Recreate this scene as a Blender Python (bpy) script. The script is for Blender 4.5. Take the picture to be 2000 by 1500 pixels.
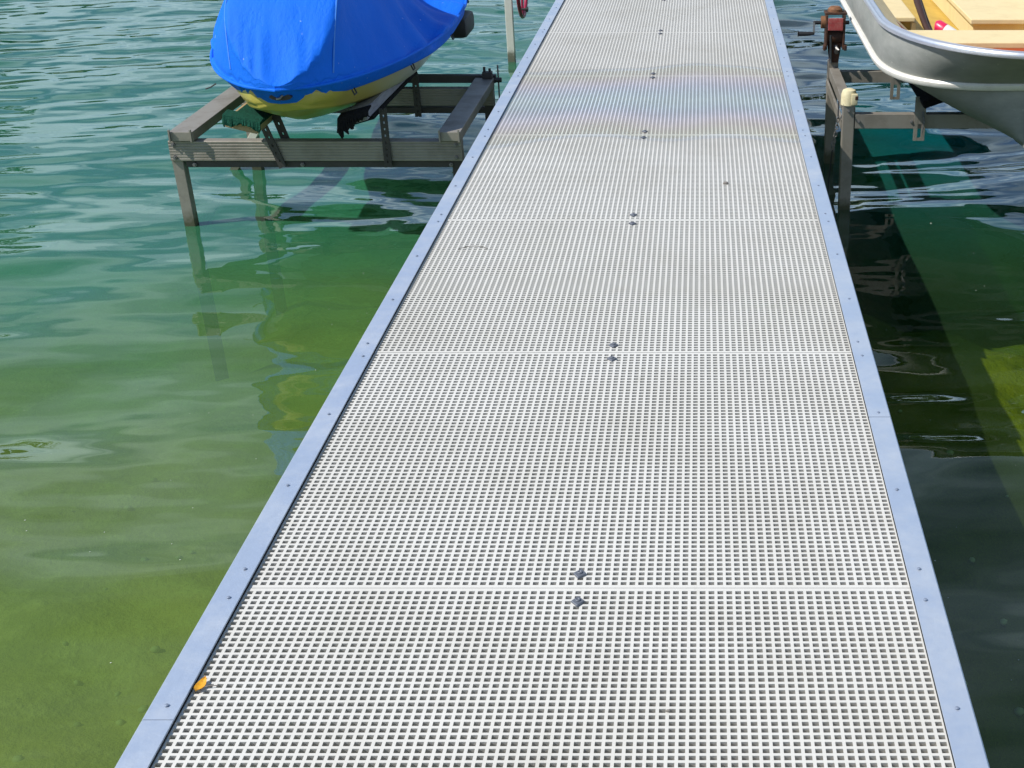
import bpy, bmesh, math, random
import numpy as np
from mathutils import Vector, Matrix
R = math.radians
PI = math.pi
random.seed(7)
rng = np.random.default_rng(11)
for o in list(bpy.data.objects):
    bpy.data.objects.remove(o)
SC = bpy.context.scene
COL = SC.collection

# ------------------------------------------------------------------ camera
PITCH = math.asin(0.4267)
cam_d = bpy.data.cameras.new('camera')
cam = bpy.data.objects.new('camera', cam_d)
COL.objects.link(cam)
cam.location = (0.2095, 0.0, 1.794)
cam.rotation_euler = (PI / 2 - PITCH, 0, 0)
cam_d.sensor_width = 36.0
cam_d.lens = 2639.0 / 2000.0 * 36.0
cam_d.shift_x = -0.185
cam_d.clip_start = 0.05
cam_d.clip_end = 2000.0
SC.camera = cam

# ------------------------------------------------------------------ sun and sky
SUN_TRAVEL = Vector((1.0, 0.36, -1.2)).normalized()      # direction the light travels
sun_d = bpy.data.lights.new('sun', 'SUN')
sun_d.energy = 5.0
sun_d.angle = R(0.5)
sun_d.color = (1.0, 0.955, 0.88)
sun = bpy.data.objects.new('sun', sun_d)
COL.objects.link(sun)
sun.rotation_euler = SUN_TRAVEL.to_track_quat('-Z', 'Y').to_euler()
SUN_EL = math.asin(-SUN_TRAVEL.z)
SUN_AZ = math.atan2(-SUN_TRAVEL.x, -SUN_TRAVEL.y)

world = bpy.data.worlds.new('World')
SC.world = world
world.use_nodes = True
wn, wl = world.node_tree.nodes, world.node_tree.links
wn.clear()
w_out = wn.new('ShaderNodeOutputWorld')
w_bg = wn.new('ShaderNodeBackground')
w_bg.inputs['Strength'].default_value = 0.115
sky = wn.new('ShaderNodeTexSky')
sky.sky_type = 'NISHITA'
sky.sun_disc = False
sky.sun_elevation = SUN_EL
sky.sun_rotation = SUN_AZ
sky.air_density = 0.9
sky.dust_density = 0.0
sky.altitude = 800.0
sky.ozone_density = 3.5
# unseen clouds added across the whole sky, laid out on a plane overhead
w_tc = wn.new('ShaderNodeTexCoord')
w_sep = wn.new('ShaderNodeSeparateXYZ')
wl.new(w_tc.outputs['Generated'], w_sep.inputs[0])
w_mx = wn.new('ShaderNodeMath'); w_mx.operation = 'MAXIMUM'; w_mx.inputs[1].default_value = 0.06
wl.new(w_sep.outputs['Z'], w_mx.inputs[0])
w_dx = wn.new('ShaderNodeMath'); w_dx.operation = 'DIVIDE'
w_dy = wn.new('ShaderNodeMath'); w_dy.operation = 'DIVIDE'
wl.new(w_sep.outputs['X'], w_dx.inputs[0]); wl.new(w_mx.outputs[0], w_dx.inputs[1])
wl.new(w_sep.outputs['Y'], w_dy.inputs[0]); wl.new(w_mx.outputs[0], w_dy.inputs[1])
w_cmb = wn.new('ShaderNodeCombineXYZ')
wl.new(w_dx.outputs[0], w_cmb.inputs[0]); wl.new(w_dy.outputs[0], w_cmb.inputs[1])
w_nz = wn.new('ShaderNodeTexNoise')
w_nz.inputs['Scale'].default_value = 0.55
w_nz.inputs['Detail'].default_value = 5.0
w_nz.inputs['Roughness'].default_value = 0.55
wl.new(w_cmb.outputs[0], w_nz.inputs['Vector'])
w_rp = wn.new('ShaderNodeValToRGB')
w_rp.color_ramp.elements[0].position = 0.43; w_rp.color_ramp.elements[0].color = (0, 0, 0, 1)
w_rp.color_ramp.elements[1].position = 0.58; w_rp.color_ramp.elements[1].color = (0.8, 0.8, 0.8, 1)
wl.new(w_nz.outputs['Fac'], w_rp.inputs[0])
w_mix = wn.new('ShaderNodeMix'); w_mix.data_type = 'RGBA'
# clouds are weighted to the horizon to brighten the water's reflections, thinner overhead
w_mr = wn.new('ShaderNodeMapRange'); w_mr.interpolation_type = 'SMOOTHSTEP'
w_mr.inputs[1].default_value = 0.26; w_mr.inputs[2].default_value = 0.84
w_mr.inputs[3].default_value = 1.0; w_mr.inputs[4].default_value = 0.10
wl.new(w_sep.outputs['Z'], w_mr.inputs[0])
w_mu = wn.new('ShaderNodeMath'); w_mu.operation = 'MULTIPLY'
wl.new(w_rp.outputs[0], w_mu.inputs[0]); wl.new(w_mr.outputs[0], w_mu.inputs[1])
wl.new(w_mu.outputs[0], w_mix.inputs[0])
wl.new(sky.outputs[0], w_mix.inputs[6])
w_mix.inputs[7].default_value = (7.2, 9.2, 10.4, 1)
wl.new(w_mix.outputs[2], w_bg.inputs['Color'])
wl.new(w_bg.outputs[0], w_out.inputs['Surface'])

# ------------------------------------------------------------------ render settings
SC.render.engine = 'CYCLES'
SC.view_settings.view_transform = 'Standard'
SC.view_settings.look = 'None'
SC.view_settings.exposure = 0.10
SC.view_settings.gamma = 1.0
SC.view_settings.use_curve_mapping = False
SC.cycles.use_denoising = True
SC.cycles.max_bounces = 8
SC.cycles.diffuse_bounces = 3
SC.cycles.glossy_bounces = 4
SC.cycles.transparent_max_bounces = 12
SC.cycles.caustics_reflective = False
SC.cycles.caustics_refractive = False
SC.cycles.sample_clamp_indirect = 4.0

# ------------------------------------------------------------------ materials
def nmat(name):
    m = bpy.data.materials.new(name)
    m.use_nodes = True
    n, l = m.node_tree.nodes, m.node_tree.links
    n.clear()
    out = n.new('ShaderNodeOutputMaterial')
    return m, n, l, out

def noise(n, l, scale, detail=4.0, rough=0.55, vec=None, stretch=None):
    t = n.new('ShaderNodeTexNoise')
    t.inputs['Scale'].default_value = scale
    t.inputs['Detail'].default_value = detail
    t.inputs['Roughness'].default_value = rough
    tc = n.new('ShaderNodeTexCoord')
    src = tc.outputs['Object'] if vec is None else vec
    if stretch is not None:
        mp = n.new('ShaderNodeMapping')
        mp.inputs['Scale'].default_value = stretch
        l.new(src, mp.inputs['Vector'])
        src = mp.outputs[0]
    l.new(src, t.inputs['Vector'])
    return t.outputs['Fac']

def ramp(n, l, fac, stops):
    r = n.new('ShaderNodeValToRGB')
    e = r.color_ramp.elements
    while len(e) < len(stops):
        e.new(0.5)
    for k, (p, c) in enumerate(stops):
        e[k].position = p
        e[k].color = (c[0], c[1], c[2], 1)
    l.new(fac, r.inputs[0])
    return r.outputs[0]

def mixc(n, l, fac, a, b, blend='MIX'):
    m = n.new('ShaderNodeMix'); m.data_type = 'RGBA'; m.blend_type = blend
    for k, v in ((0, fac), (6, a), (7, b)):
        if isinstance(v, (int, float)):
            m.inputs[k].default_value = v
        elif isinstance(v, tuple):
            m.inputs[k].default_value = (v[0], v[1], v[2], 1)
        else:
            l.new(v, m.inputs[k])
    return m.outputs[2]

def mth(n, l, op, a, b=None, c=None, clamp=False):
    m = n.new('ShaderNodeMath'); m.operation = op; m.use_clamp = clamp
    for k, v in enumerate((a, b, c)):
        if v is None:
            continue
        if isinstance(v, (int, float)):
            m.inputs[k].default_value = v
        else:
            l.new(v, m.inputs[k])
    return m.outputs[0]

def bump(n, l, h, dist, strength=1.0):
    b = n.new('ShaderNodeBump')
    b.inputs['Strength'].default_value = strength
    b.inputs['Distance'].default_value = dist
    l.new(h, b.inputs['Height'])
    return b.outputs[0]

def paint(name, base, dirt=None, rough=0.5, metal=0.0, scale=14.0, amount=0.5, bumpd=0.0, bscale=120.0,
          stretch=None, spec=0.5, lo=0.45, hi=0.75, algae=False):
    """A surface of one colour with uneven staining, roughness and fine relief."""
    m, n, l, out = nmat(name)
    b = n.new('ShaderNodeBsdfPrincipled')
    if dirt is None:
        dirt = tuple(c * 0.6 for c in base)
    f1 = noise(n, l, scale, 6.0, 0.65, stretch=stretch)
    f = ramp(n, l, f1, [(lo, (0, 0, 0)), (hi, (amount,) * 3)])
    c = mixc(n, l, f, base, dirt)
    f2 = noise(n, l, scale * 6.0, 3.0, 0.6)
    c = mixc(n, l, mth(n, l, 'MULTIPLY', f2, 0.22), c, tuple(x * 0.55 for x in base))
    if algae:
        gq = n.new('ShaderNodeNewGeometry'); sq = n.new('ShaderNodeSeparateXYZ')
        l.new(gq.outputs['Position'], sq.inputs[0])
        wz = mth(n, l, 'ADD', sq.outputs['Z'], mth(n, l, 'MULTIPLY', mth(n, l, 'SUBTRACT', noise(n, l, 30.0, 4.0), 0.5), 0.09))
        mq = n.new('ShaderNodeMapRange'); mq.interpolation_type = 'SMOOTHSTEP'
        mq.inputs[1].default_value = 0.085; mq.inputs[2].default_value = 0.02; mq.inputs[3].default_value = 0.0; mq.inputs[4].default_value = 0.85
        l.new(wz, mq.inputs[0])
        c = mixc(n, l, mq.outputs[0], c, (0.055, 0.060, 0.022))
    l.new(c, b.inputs['Base Color'])
    b.inputs['Metallic'].default_value = metal
    b.inputs['Specular IOR Level'].default_value = spec
    l.new(mth(n, l, 'ADD', mth(n, l, 'MULTIPLY', f1, 0.25), rough - 0.12, clamp=True), b.inputs['Roughness'])
    if bumpd > 0:
        l.new(bump(n, l, noise(n, l, bscale, 3.0), bumpd), b.inputs['Normal'])
    l.new(b.outputs[0], out.inputs[0])
    return m

M = {}
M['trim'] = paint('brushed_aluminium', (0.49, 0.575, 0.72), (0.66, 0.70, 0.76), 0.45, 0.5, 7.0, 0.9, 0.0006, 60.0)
M['screw'] = paint('dull_screw_steel', (0.27, 0.32, 0.42), None, 0.5, 0.3, 200.0)
M['clip'] = paint('grey_clip_steel', (0.15, 0.165, 0.20), None, 0.6, 0.3, 120.0)
M['side'] = paint('mill_aluminium', (0.45, 0.47, 0.50), (0.25, 0.25, 0.22), 0.5, 0.6, 6.0)
M['lift'] = paint('weathered_lift_aluminium', (0.31, 0.285, 0.245), (0.15, 0.13, 0.10), 0.55, 0.35, 7.0, 0.8, 0.0004, 90.0, algae=True)
M['lift_dark'] = paint('stained_lift_steel', (0.055, 0.053, 0.05), (0.03, 0.027, 0.023), 0.6, 0.3, 12.0)
M['post_white'] = paint('white_painted_mast', (0.80, 0.77, 0.68), (0.6, 0.58, 0.5), 0.5, 0.0, 9.0, algae=True)
M['carpet_green'] = paint('green_bunk_carpet', (0.012, 0.075, 0.05), (0.01, 0.03, 0.02), 0.95, 0.0, 60.0, 0.8, 0.004, 220.0, spec=0.1)
M['carpet_black'] = paint('black_bunk_carpet', (0.012, 0.012, 0.013), (0.03, 0.028, 0.025), 0.95, 0.0, 60.0, 0.8, 0.004, 220.0, spec=0.1)
M['wood'] = paint('bunk_timber', (0.50, 0.36, 0.20), (0.28, 0.18, 0.09), 0.8, 0.0, 9.0, 0.8, 0.001, 60.0, stretch=(12, 1, 12))
M['grey_wood'] = paint('grey_bunk_timber', (0.30, 0.29, 0.30), (0.14, 0.13, 0.13), 0.8, 0.0, 9.0, 0.8, 0.001, 60.0, stretch=(12, 1, 12))
M['red_wheel'] = paint('crimson_wheel_enamel', (0.30, 0.012, 0.05), (0.14, 0.01, 0.03), 0.35, 0.0, 20.0)
M['black'] = paint('black_rubber', (0.015, 0.016, 0.018), (0.03, 0.03, 0.03), 0.55, 0.0, 30.0)
M['rust'] = paint('rusty_iron', (0.055, 0.030, 0.022), (0.20, 0.075, 0.03), 0.75, 0.3, 38.0, 0.85, 0.0015, 120.0)
M['rust_brown'] = paint('rusty_gear_iron', (0.24, 0.11, 0.05), (0.08, 0.04, 0.03), 0.8, 0.2, 50.0, 0.8, 0.001, 120.0)
M['label_red'] = paint('faded_red_plate', (0.36, 0.05, 0.05), (0.5, 0.3, 0.25), 0.5, 0.0, 60.0)
M['cap'] = paint('cream_plastic_cap', (0.74, 0.66, 0.42), (0.4, 0.3, 0.15), 0.45, 0.0, 40.0)
M['cream'] = paint('cream_bench_paint', (0.78, 0.635, 0.35), (0.62, 0.49, 0.26), 0.55, 0.0, 9.0, 0.7, 0.0006, 60.0)
M['yellow_in'] = paint('mustard_hull_paint', (0.62, 0.42, 0.08), (0.45, 0.28, 0.06), 0.6, 0.0, 8.0, 0.7)
M['red_floor'] = paint('red_brown_floor_paint', (0.36, 0.055, 0.012), (0.42, 0.16, 0.03), 0.6, 0.0, 8.0, 0.7)
M['rim'] = paint('bare_gunwale_aluminium', (0.68, 0.70, 0.76), (0.5, 0.5, 0.52), 0.38, 0.75, 18.0)
M['rail'] = paint('worn_white_rail', (0.78, 0.76, 0.70), (0.5, 0.48, 0.44), 0.45, 0.1, 16.0)
M['can_red'] = paint('pink_red_can', (0.72, 0.02, 0.10), (0.6, 0.05, 0.12), 0.35, 0.0, 40.0)
M['can_white'] = paint('white_can_end', (0.82, 0.80, 0.74), None, 0.4, 0.0, 40.0)
M['oar'] = paint('dark_stained_shaft', (0.045, 0.018, 0.012), (0.10, 0.04, 0.02), 0.5, 0.0, 30.0)
M['leaf'] = paint('yellow_dead_leaf', (0.72, 0.36, 0.015), (0.45, 0.14, 0.01), 0.5, 0.0, 260.0, 0.9)
M['twig'] = paint('grey_brown_twig', (0.22, 0.20, 0.18), None, 0.8, 0.0, 200.0)
M['bark'] = paint('tree_bark', (0.08, 0.06, 0.045), None, 0.9, 0.0, 8.0, 0.8, 0.01, 20.0)
M['foliage'] = paint('dark_leaves', (0.035, 0.075, 0.02), (0.02, 0.045, 0.012), 0.6, 0.0, 1.5, 0.9)
M['bank'] = paint('grassy_bank', (0.06, 0.10, 0.03), (0.10, 0.08, 0.05), 0.9, 0.0, 0.8, 0.9)
M['chain'] = paint('galvanised_chain', (0.22, 0.22, 0.22), (0.1, 0.07, 0.05), 0.5, 0.7, 90.0)
M['speck'] = paint('pale_foam_speck', (0.62, 0.66, 0.58), (0.4, 0.45, 0.35), 0.6, 0.0, 40.0)
M['pebble'] = paint('lake_pebble', (0.55, 0.50, 0.32), (0.12, 0.12, 0.04), 0.8, 0.0, 9.0, 0.9)

def make_deck():
    m, n, l, out = nmat('white_plastic_grating')
    b = n.new('ShaderNodeBsdfPrincipled')
    gp = n.new('ShaderNodeNewGeometry')
    f1 = noise(n, l, 2.6, 6.0, 0.62, vec=gp.outputs['Position'])
    f = ramp(n, l, f1, [(0.42, (0, 0, 0)), (0.72, (0.55,) * 3)])
    c = mixc(n, l, f, (0.635, 0.62, 0.585), (0.50, 0.475, 0.42))
    f2 = noise(n, l, 34.0, 5.0, 0.7, vec=gp.outputs['Position'])
    c = mixc(n, l, ramp(n, l, f2, [(0.55, (0, 0, 0)), (0.80, (0.6,) * 3)]), c, (0.55, 0.53, 0.46))
    oi = n.new('ShaderNodeObjectInfo')
    c = mixc(n, l, mth(n, l, 'MULTIPLY', oi.outputs['Random'], 0.16), c, (0.56, 0.54, 0.49))
    sc_ = noise(n, l, 5.0, 8.0, 0.75, vec=gp.outputs['Position'], stretch=(2.2, 1.0, 1.0))
    c = mixc(n, l, ramp(n, l, sc_, [(0.60, (0, 0, 0)), (0.74, (0.45,) * 3)]), c, (0.40, 0.38, 0.31))
    l.new(c, b.inputs['Base Color'])
    b.inputs['Roughness'].default_value = 0.5
    l.new(bump(n, l, noise(n, l, 300.0, 2.0, vec=gp.outputs['Position']), 0.0003), b.inputs['Normal'])
    # added rainbow sheen band imitating moire; no oil film lies on the deck
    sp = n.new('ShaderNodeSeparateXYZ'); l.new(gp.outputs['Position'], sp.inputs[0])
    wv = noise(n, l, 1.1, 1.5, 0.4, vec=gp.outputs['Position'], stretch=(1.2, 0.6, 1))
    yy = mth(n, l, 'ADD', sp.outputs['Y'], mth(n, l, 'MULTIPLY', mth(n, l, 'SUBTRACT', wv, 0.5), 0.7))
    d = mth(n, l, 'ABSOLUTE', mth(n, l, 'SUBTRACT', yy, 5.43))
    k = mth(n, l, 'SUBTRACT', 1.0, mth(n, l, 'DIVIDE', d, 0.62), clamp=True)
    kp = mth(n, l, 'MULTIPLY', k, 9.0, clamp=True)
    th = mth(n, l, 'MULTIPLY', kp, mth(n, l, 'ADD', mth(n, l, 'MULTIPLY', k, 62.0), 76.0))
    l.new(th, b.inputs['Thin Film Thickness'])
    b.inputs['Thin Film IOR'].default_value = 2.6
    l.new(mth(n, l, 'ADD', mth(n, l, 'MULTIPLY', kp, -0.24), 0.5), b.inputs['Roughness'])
    l.new(b.outputs[0], out.inputs[0])
    return m
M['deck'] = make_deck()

def make_cover():
    m, n, l, out = nmat('blue_cover_cloth')
    b = n.new('ShaderNodeBsdfPrincipled')
    f1 = noise(n, l, 3.5, 5.0, 0.6)
    c = mixc(n, l, f1, (0.001, 0.110, 0.64), (0.002, 0.165, 0.84))
    f2 = noise(n, l, 42.0, 2.0, 0.5)
    c = mixc(n, l, ramp(n, l, f2, [(0.74, (0, 0, 0)), (0.78, (0.7,) * 3)]), c, (0.30, 0.42, 0.75))
    l.new(c, b.inputs['Base Color'])
    b.inputs['Roughness'].default_value = 0.72
    b.inputs['Specular IOR Level'].default_value = 0.22
    b.inputs['Sheen Weight'].default_value = 0.0
    b.inputs['Sheen Tint'].default_value = (0.3, 0.55, 1, 1)
    wr_ = noise(n, l, 7.0, 5.0, 0.62, stretch=(1.6, 0.7, 1.0))
    cr = mth(n, l, 'POWER', mth(n, l, 'SUBTRACT', 1.0, mth(n, l, 'MULTIPLY', mth(n, l, 'ABSOLUTE', mth(n, l, 'SUBTRACT', wr_, 0.5)), 6.0), clamp=True), 2.0)
    we = noise(n, l, 420.0, 1.0)
    hgt = mth(n, l, 'ADD', mth(n, l, 'ADD', wr_, mth(n, l, 'MULTIPLY', cr, 0.05)), mth(n, l, 'MULTIPLY', we, 0.035))
    l.new(bump(n, l, hgt, 0.016, 0.7), b.inputs['Normal'])
    l.new(b.outputs[0], out.inputs[0])
    return m
M['cover'] = make_cover()
M['seam'] = paint('pale_blue_piping', (0.05, 0.25, 0.80), None, 0.6, 0.0, 60.0)

def make_ski_hull():
    m, n, l, out = nmat('yellow_and_white_gelcoat')
    b = n.new('ShaderNodeBsdfPrincipled')
    tc = n.new('ShaderNodeTexCoord')
    sp = n.new('ShaderNodeSeparateXYZ')
    l.new(tc.outputs['Object'], sp.inputs[0])
    wob = noise(n, l, 3.0, 2.0)
    t = mth(n, l, 'ADD', sp.outputs['Y'], mth(n, l, 'MULTIPLY', wob, 0.30))
    t = mth(n, l, 'ADD', t, mth(n, l, 'MULTIPLY', sp.outputs['Z'], 2.2))
    f = ramp(n, l, mth(n, l, 'MULTIPLY', mth(n, l, 'SUBTRACT', t, 6.70), 1.5, clamp=True),
             [(0.0, (0, 0, 0)), (1.0, (1, 1, 1))])
    c = mixc(n, l, f, (0.42, 0.36, 0.07), (0.66, 0.66, 0.60))
    # black lettering-like graphics far aft on the white part are broken dark patches
    g = noise(n, l, 16.0, 1.0)
    aft = ramp(n, l, mth(n, l, 'MULTIPLY', mth(n, l, 'SUBTRACT', sp.outputs['Y'], 6.35), 1.6, clamp=True),
               [(0.25, (0, 0, 0)), (0.4, (1, 1, 1))])
    gm = mth(n, l, 'MULTIPLY', ramp(n, l, g, [(0.54, (0, 0, 0)), (0.57, (1, 1, 1))]), aft)
    c = mixc(n, l, gm, c, (0.05, 0.07, 0.06))
    l.new(c, b.inputs['Base Color'])
    b.inputs['Roughness'].default_value = 0.28
    l.new(b.outputs[0], out.inputs[0])
    return m
M['ski_hull'] = make_ski_hull()

def make_boat_hull():
    m, n, l, out = nmat('dull_silver_hull')
    b = n.new('ShaderNodeBsdfPrincipled')
    f1 = noise(n, l, 5.0, 6.0, 0.65, stretch=(1, 1, 2.5))
    c = mixc(n, l, ramp(n, l, f1, [(0.35, (0, 0, 0)), (0.75, (1, 1, 1))]), (0.32, 0.325, 0.30), (0.20, 0.215, 0.195))
    f2 = noise(n, l, 55.0, 3.0, 0.6)
    c = mixc(n, l, ramp(n, l, f2, [(0.68, (0, 0, 0)), (0.76, (0.7,) * 3)]), c, (0.62, 0.60, 0.54))
    l.new(c, b.inputs['Base Color'])
    b.inputs['Metallic'].default_value = 0.2
    l.new(mth(n, l, 'ADD', mth(n, l, 'MULTIPLY', f1, 0.3), 0.46), b.inputs['Roughness'])
    l.new(bump(n, l, noise(n, l, 7.0, 3.0), 0.006, 0.5), b.inputs['Normal'])
    l.new(b.outputs[0], out.inputs[0])
    return m
M['boat_hull'] = make_boat_hull()

def make_bed():
    m, n, l, out = nmat('weedy_lake_bed')
    b = n.new('ShaderNodeBsdfPrincipled')
    f1 = noise(n, l, 0.9, 6.0, 0.6)
    c = mixc(n, l, ramp(n, l, f1, [(0.38, (0, 0, 0)), (0.64, (1, 1, 1))]), (0.56, 0.42, 0.17), (0.33, 0.30, 0.07))
    f2 = noise(n, l, 7.0, 6.0, 0.7)
    c = mixc(n, l, ramp(n, l, f2, [(0.48, (0, 0, 0)), (0.68, (0.85,) * 3)]), c, (0.72, 0.60, 0.30))
    l.new(c, b.inputs['Base Color'])
    b.inputs['Roughness'].default_value = 0.95
    # brighter weed grows on the bed right of the dock
    gw = n.new('ShaderNodeTexCoord'); sw = n.new('ShaderNodeSeparateXYZ'); l.new(gw.outputs['Object'], sw.inputs[0])
    mw = n.new('ShaderNodeMapRange'); mw.interpolation_type = 'SMOOTHSTEP'
    mw.inputs[1].default_value = 0.2; mw.inputs[2].default_value = 0.8
    l.new(mth(n, l, 'ADD', sw.outputs['X'], mth(n, l, 'MULTIPLY', mth(n, l, 'SUBTRACT', f1, 0.5), 0.6)), mw.inputs[0])
    c = mixc(n, l, mw.outputs[0], c, mixc(n, l, f2, (0.11, 0.135, 0.003), (0.23, 0.18, 0.012)))
    l.new(c, b.inputs['Base Color'])
    b.inputs['Specular IOR Level'].default_value = 0.05
    l.new(bump(n, l, f2, 0.03), b.inputs['Normal'])
    l.new(b.outputs[0], out.inputs[0])
    return m
M['bed'] = make_bed()

def make_water():
    m, n, l, out = nmat('green_lake_water')
    tc = n.new('ShaderNodeTexCoord')
    f = noise(n, l, 2.2, 2.0, 0.45, stretch=(0.7, 1.7, 1))
    nb = bump(n, l, f, 0.012)
    # reflectance of the surface, the same from above and from below
    lw = n.new('ShaderNodeLayerWeight'); lw.inputs['Blend'].default_value = 0.5
    l.new(nb, lw.inputs['Normal'])
    refl = mth(n, l, 'ADD', mth(n, l, 'MULTIPLY', mth(n, l, 'POWER', lw.outputs['Facing'], 4.0), 0.93), 0.055, clamp=True)
    gl = n.new('ShaderNodeBsdfGlossy')
    gl.inputs['Roughness'].default_value = 0.02
    l.new(nb, gl.inputs['Normal'])
    tr = n.new('ShaderNodeBsdfTransparent')
    tr.inputs['Color'].default_value = (0.90, 0.97, 0.86, 1)
    df = n.new('ShaderNodeBsdfDiffuse')        # light thrown back by the silt in the water
    mk = noise(n, l, 0.5, 3.0, 0.5)
    a0 = n.new('ShaderNodeMapRange'); a0.interpolation_type = 'SMOOTHSTEP'; a0.inputs[1].default_value = 1.8; a0.inputs[2].default_value = 6.6
    s0 = n.new('ShaderNodeSeparateXYZ'); l.new(tc.outputs['Object'], s0.inputs[0])
    l.new(mth(n, l, 'ADD', s0.outputs['Y'], mth(n, l, 'MULTIPLY', mth(n, l, 'SUBTRACT', mk, 0.5), 5.0)), a0.inputs[0])
    silt = mixc(n, l, a0.outputs[0], (0.145, 0.210, 0.030), (0.030, 0.230, 0.125))
    # deeper beyond the rowboat lift; blue sky reflection also painted into the silt colour
    sx = n.new('ShaderNodeSeparateXYZ'); l.new(tc.outputs['Object'], sx.inputs[0])
    a1 = n.new('ShaderNodeMapRange'); a1.interpolation_type = 'SMOOTHSTEP'; a1.inputs[1].default_value = 0.2; a1.inputs[2].default_value = 1.3
    l.new(sx.outputs['X'], a1.inputs[0])
    a2 = n.new('ShaderNodeMapRange'); a2.interpolation_type = 'SMOOTHSTEP'; a2.inputs[1].default_value = 4.2; a2.inputs[2].default_value = 7.0
    l.new(sx.outputs['Y'], a2.inputs[0])
    silt = mixc(n, l, mth(n, l, 'MULTIPLY', a1.outputs[0], a2.outputs[0]), silt, (0.002, 0.105, 0.125))
    l.new(silt, df.inputs['Color'])
    body = n.new('ShaderNodeMixShader')
    a3 = n.new('ShaderNodeMapRange'); a3.interpolation_type = 'SMOOTHSTEP'
    a3.inputs[1].default_value = -0.3; a3.inputs[2].default_value = 0.75; a3.inputs[3].default_value = 0.5; a3.inputs[4].default_value = 0.09
    l.new(sx.outputs['X'], a3.inputs[0])
    a4 = n.new('ShaderNodeMapRange'); a4.interpolation_type = 'SMOOTHSTEP'
    a4.inputs[1].default_value = 1.6; a4.inputs[2].default_value = 3.6; a4.inputs[3].default_value = 0.88; a4.inputs[4].default_value = 1.0
    l.new(sx.outputs['Y'], a4.inputs[0])
    l.new(mth(n, l, 'ADD', mth(n, l, 'MULTIPLY', a3.outputs[0], a4.outputs[0]), mth(n, l, 'MULTIPLY', mth(n, l, 'MULTIPLY', a1.outputs[0], a2.outputs[0]), 0.45)), body.inputs[0])
    l.new(tr.outputs[0], body.inputs[1]); l.new(df.outputs[0], body.inputs[2])
    mx = n.new('ShaderNodeMixShader')
    l.new(refl, mx.inputs[0])
    l.new(body.outputs[0], mx.inputs[1]); l.new(gl.outputs[0], mx.inputs[2])
    l.new(mx.outputs[0], out.inputs['Surface'])
    va = n.new('ShaderNodeVolumeAbsorption')
    va.inputs['Color'].default_value = (0.30, 0.62, 0.12, 1)
    va.inputs['Density'].default_value = 1.0
    l.new(va.outputs[0], out.inputs['Volume'])
    return m
M['water'] = make_water()

# ------------------------------------------------------------------ mesh helpers
def link(name, me, mat, parent=None, smooth=False):
    o = bpy.data.objects.new(name, me)
    COL.objects.link(o)
    if mat is not None and len(me.materials) == 0:
        me.materials.append(mat)
    if smooth:
        me.polygons.foreach_set('use_smooth', [True] * len(me.polygons))
    if parent is not None:
        o.parent = parent
    return o

def from_np(name, v, f, mat, parent=None, smooth=False):
    me = bpy.data.meshes.new(name)
    me.from_pydata([tuple(p) for p in v], [], [tuple(q) for q in f])
    me.update()
    return link(name, me, mat, parent, smooth)

def empty(name, loc, label=None, cat=None, group=None):
    o = bpy.data.objects.new(name, None)
    COL.objects.link(o)
    o.location = loc
    o.empty_display_size = 0.1
    if label: tag(o, label, cat, group)
    return o

def tag(o, label, cat, group=None):
    o['label'] = label
    o['category'] = cat
    if group:
        o['group'] = group
    return o

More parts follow.
